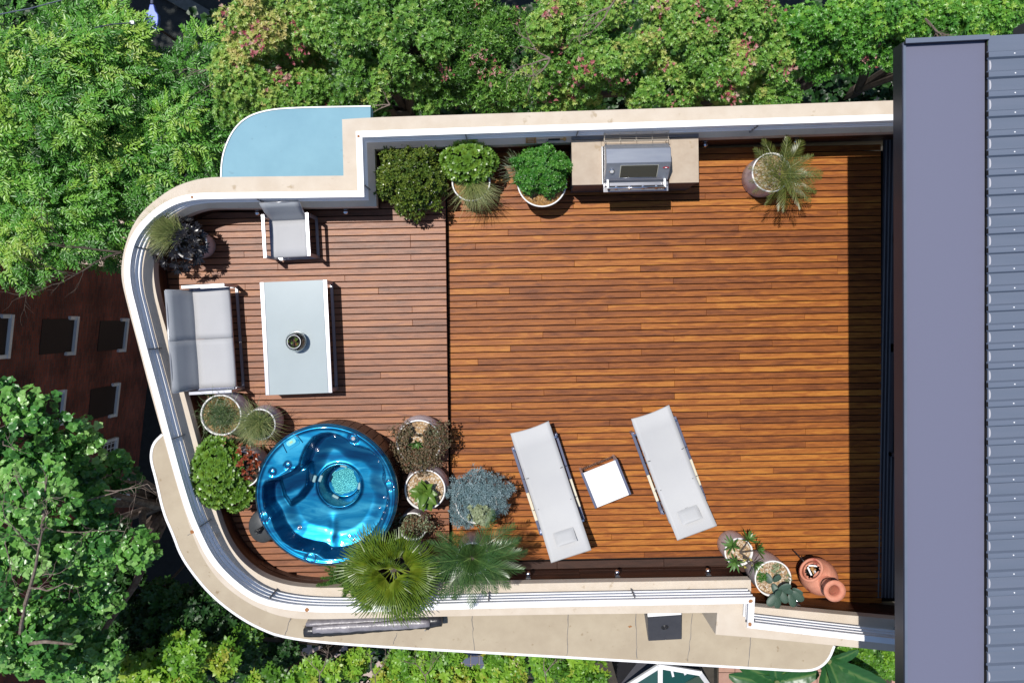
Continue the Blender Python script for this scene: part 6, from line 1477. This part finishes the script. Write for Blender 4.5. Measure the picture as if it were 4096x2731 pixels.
tree('lime_shrub', 'lime green shrub with bare twigs at the bottom edge under the spa cover', (1330, 2720), GZ, [(1290, 2680, -5.8, 60, 50, .4), (1180, 2735, -5.8, 90, 40, .4), (1420, 2650, -6.2, 50, 30, .3), (1060, 2735, -5.8, 100, 30, .3), (960, 2560, -6.4, 40, 30, .3)], ws, .14, 'lf_s', 134, per=34, clump=.24, dens=.8, group=GS, cat='shrub', tintr=(.1, .8))
tree('lime_shrub', 'widest lime green shrub with reddish twigs along the bottom edge below the ledge', (1660, 2720), GZ, [(1620, 2620, -5.6, 100, 70, .5), (1760, 2650, -5.6, 100, 80, .5), (1650, 2720, -5.6, 160, 50, .5), (1980, 2650, -5.9, 60, 70, .4), (2030, 2700, -5.8, 80, 50, .4), (1830, 2720, -5.8, 80, 40, .4)], ws, .14, 'lf_s', 135, per=38, clump=.25, dens=.9, group=GS, cat='shrub', tintr=(.2, 1.0))
tree('lime_shrub', 'lime green shrub at the bottom edge just left of the glass skylight', (2280, 2700), GZ, [(2260, 2660, -5.7, 120, 60, .5), (2340, 2720, -5.6, 80, 60, .5), (2200, 2640, -6.0, 60, 40, .3)], ws, .14, 'lf_s', 136, per=38, clump=.24, dens=.95, group=GS, cat='shrub', tintr=(.1, .8))
tree('hedge', 'fresh green hedge at the corner under the south-east parapet', (3500, 2640), -5.2, [(3470, 2630, -3.8, 90, 50, .4), (3550, 2650, -3.8, 60, 60, .4), (3400, 2600, -3.9, 80, 30, .3), (3600, 2620, -3.9, 60, 40, .3)], ws, .10, 'lf_s', 137, per=60, clump=.20, dens=1.1, cat='hedge', tintr=(.05, .5))
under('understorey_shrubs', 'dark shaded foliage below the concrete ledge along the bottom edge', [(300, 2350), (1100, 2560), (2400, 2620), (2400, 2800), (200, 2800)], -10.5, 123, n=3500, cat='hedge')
# twigs over the pink footpath near the curved parapet, and in the crowns
rnd = random.Random(9)
def twigs(name, label, px0, z0, dirs, r0, bark, L, dep=2):
    a = P(px0[0], px0[1], z0); t = thing(name, label, 'branch', tuple(a)); mb = MB()
    for dx, dy in dirs: twig(mb, Vector((0, 0, 0)), Vector((dx, dy, .05)).normalized(), L * rnd.uniform(.8, 1.1), r0, dep, rnd, .28)
    obj('twig', mb, M[bark], t); return t
twigs('bare_branch', 'dark leafless forked branch crossing the pink footpath beside the curved parapet', (484, 1010), -3.2, [(-1, .35), (-.9, -.1)], .022, 'barkd', 1.3, 3)
twigs('bare_branch', 'pale leafless branch in the crown above the stone bench', (2200, 235), -2.6, [(-1, .2), (-.8, -.25), (-.3, -.8)], .020, 'bark', .6)
twigs('bare_branch', 'pale leafless branch near the top edge above the barbecue', (2440, 30), -2.3, [(-.3, -.8), (-.8, -.2), (.3, .6)], .018, 'bark', .5)
twigs('bare_branch', 'pale forked bare branch in the tree beside the grey roof corner', (3700, 75), -2.8, [(1, -.4), (.7, -.7)], .018, 'bark', .5)
twigs('bare_branch', 'bleached bare twigs just above the pale blue roof corner', (1560, 420), -3.6, [(-1, .1), (-.7, .5), (-.9, -.3)], .014, 'bark', .5)
twigs('bare_branch', 'pale bare twig between the feathery tree and the pink tipped tree', (900, 290), -4.6, [(-1, .3), (-.7, -.5)], .016, 'bark', .6)
for k, (x, y) in enumerate([(1500, 2700), (1280, 2690), (1700, 2700), (2180, 2690)]):
    twigs('bare_branch', ['reddish bare stems rising through the widest lime shrub', 'bare stems standing in the dark gap under the spa cover', 'tangle of bare stems right of the widest lime shrub', 'thin bare stems left of the glass skylight shrub'][k], (x, y), -5.0, [(-.4, .9), (.5, .7), (.1, -.6)], .014, 'bark', .5)

# banana plants
def banana(label, px, z, leaves, gz=-5.2):
    a = P(px[0], px[1], z); t = thing('banana_plant', label, 'banana plant', (a.x, a.y, gz), 0, 'banana plants at the south-east corner')
    n_, m_ = 14, 6; vs = []; fs = []; ts = []
    if 'ban' not in cache:
        for i in range(n_ + 1):
            f = i / n_; w_ = .19 * (math.sin(math.pi * min(1, .06 + .92 * f)) ** .45)
            for j in range(m_ + 1): g = (j / m_ - .5) * 2; vs.append((f, g * w_, .12 * f - .3 * f * f + .05 * abs(g) + .01 * math.sin(i * 2.1 + j))); ts.append(.8 if j == m_ // 2 else .3 + .1 * ((i + j) % 2))
        for i in range(n_):
            for j in range(m_): k = i * (m_ + 1) + j; fs.append((k, k + 1, k + m_ + 2, k + m_ + 1))
        me = bpy.data.meshes.new('banana_leaf'); mesh_from_np(me, np.array(vs), np.array(fs), np.array(ts)); me.materials.append(M['lf_d2']); cache['ban'] = me
    for (az, el, L) in leaves: place(t, cache['ban'], 'banana_leaf', (0, 0, z - gz - .2), math.radians(az), math.radians(el), L, R.uniform(-.3, .3))
    mb = MB(); mb.tube([(0, 0, 0), (0, 0, z - gz - .15)], [.09, .05], 10); obj('stem', mb, M['lfstem'], t)
M['lf_d2'] = leafmat('banana_leaf_green', [G(.01, .05, .012), G(.03, .12, .03), G(.16, .24, .08)], .35, .2)
M['lfstem'] = mat('banana_stem', (.10, .14, .05), (.16, .16, .06), 6, .7)
banana('banana plant with wide leaves reaching right at the tip of the concrete ledge', (3330, 2660), -2.6, [(-25, 15, 1.15), (-50, 10, 1.1), (160, 20, .7), (-100, 15, .9), (35, 35, .6), (-75, 40, .8)])
banana('banana plant with split leaves below the ledge, left of the other banana plant', (3120, 2745), -3.0, [(150, 12, .9), (105, 25, .6), (60, 15, .7), (20, 20, .8), (175, 5, .9), (-60, 10, .9)])

# glass skylight at the bottom edge
z = -5.2
ap = P(2635, 2655, z); t = thing('glass_skylight', 'white framed pitched glass skylight at the bottom edge', 'skylight', tuple(ap))
c4 = [P(2480, 2760, z - .8), P(2635, 2662, z), P(2800, 2690, z), P(2880, 2800, z - .8), P(2640, 2800, z)]
def seg(a, b, w_=.10, nm='frame_bar'):
    mb = MB(); mb.bar(a, b, w_, .06); obj(nm, mb, M['rail'], t, world=True)
for a, b in ((c4[0], c4[1]), (c4[1], c4[2]), (c4[2], c4[3]), (c4[1] + Vector((.03, -.05, .01)), c4[4])): seg(a, b)
for tri in ((c4[0], c4[1], c4[4]), (c4[1], c4[2], c4[3], c4[4])):
    mb = MB(); vs = [p + Vector((0, 0, -.04)) for p in tri]; mb.add(vs + [p + Vector((0, 0, .012)) for p in vs], [tuple(range(len(vs))), tuple(range(2 * len(vs) - 1, len(vs) - 1, -1))] + [(i, (i + 1) % len(vs), len(vs) + (i + 1) % len(vs), len(vs) + i) for i in range(len(vs))]); obj('pane', mb, M['greenglass'] if 'greenglass' in M else M.setdefault('greenglass', mat('green_tinted_glass', (.01, .06, .05), rough=.05, coat=1)), t, world=True)
for f in (.3, .6): seg(c4[1].lerp(c4[2], f), c4[4].lerp(c4[3], f), .05)
mb = MB(); mb.prism([(p.x, p.y) for p in (c4[0], c4[1], c4[2], c4[3], c4[4])], GZ, z - 1.0); obj('wall', mb, M['dgrey'], t, world=True)

# street lamp over the street
z = -7.2; a = P(612, -560, z); hd = P(612, 92, z)
t = thing('street_lamp', 'street lamp with pale blue glass head on a long arm over the dark street', 'street lamp', (a.x, a.y, GZ))
mb = MB(); mb.tube([(a.x, a.y, GZ), (a.x, a.y, z)], [.11, .06], 12); obj('pole', mb, M['mgrey'], t, world=True)
b_ = P(612, 20, z); mb = MB(); mb.tube([(a.x, a.y, z), (b_.x, b_.y, z + .05)], .035, 8); obj('arm', mb, M['alud'], t, world=True)
mb = MB()
prof_h = [(-.13, -.34), (-.16, -.1), (-.15, .0), (-.09, .08), (-.05, .24), (.05, .24), (.09, .08), (.15, .0), (.16, -.1), (.13, -.34), (.07, -.40), (-.07, -.40)]
mb.prism([(hd.x + x, hd.y + .18 + y) for x, y in prof_h], z - .07, z + .06); obj('lamp_head', mb, mat('lamp_housing', srgb(90, 110, 190, .8), rough=.3, metal=.2), t, world=True, bevel=.02)
mb = MB()
for (x, y, w_, h_) in ((-.05, -.16, .05, .06), (.03, -.14, .07, .05), (.0, -.24, .09, .08)): mb.box((hd.x + x, hd.y + .12 + y, z + .064), (w_, h_, .006))
obj('lamp_glass', mb, M['white'], t, world=True)
for (pts_, lab) in (([(-60, 70), (120, 35), (290, -10)], 'thin overhead cable across the top left corner'), ([(380, 112), (450, 98), (530, 92)], 'short overhead cable with pale clamp left of the street lamp head')):
    pp = [P(x, y, -3.6 - .3 * k) for k, (x, y) in enumerate(pts_)]; t = thing('overhead_cable', lab, 'cable', tuple(pp[0])); mb = MB(); mb.tube(pp, .012, 6); obj('wire', mb, M['alud'], t, world=True)
    mb = MB(); e = pp[-1]; mb.box(tuple(e), (.08, .06, .06)); obj('clamp', mb, M['rail'], t, world=True)
# small deck level doorway below at the bottom: bay window of the lower storey
p0 = P(1960, 2690, -9); t = thing('bay_window', 'shaded cream bay with tiled sill below the ledge between the lime shrubs', 'window', (p0.x, p0.y, GZ))
mb = MB(); mb.box((0, 0, 3), (1.6, 1.4, 6)); obj('wall', mb, M['render'], t)
mb = MB(); mb.box((0, 0, 6.05), (1.7, 1.5, .1)); obj('sill', mb, M['slab'], t)
for k in range(5):
    for j in range(3): mb = MB(); mb.box((-.7 + .24 * k, -.3 + .24 * j, 6.12), (.22, .22, .03)); obj('tile', mb, M['alud'], t)
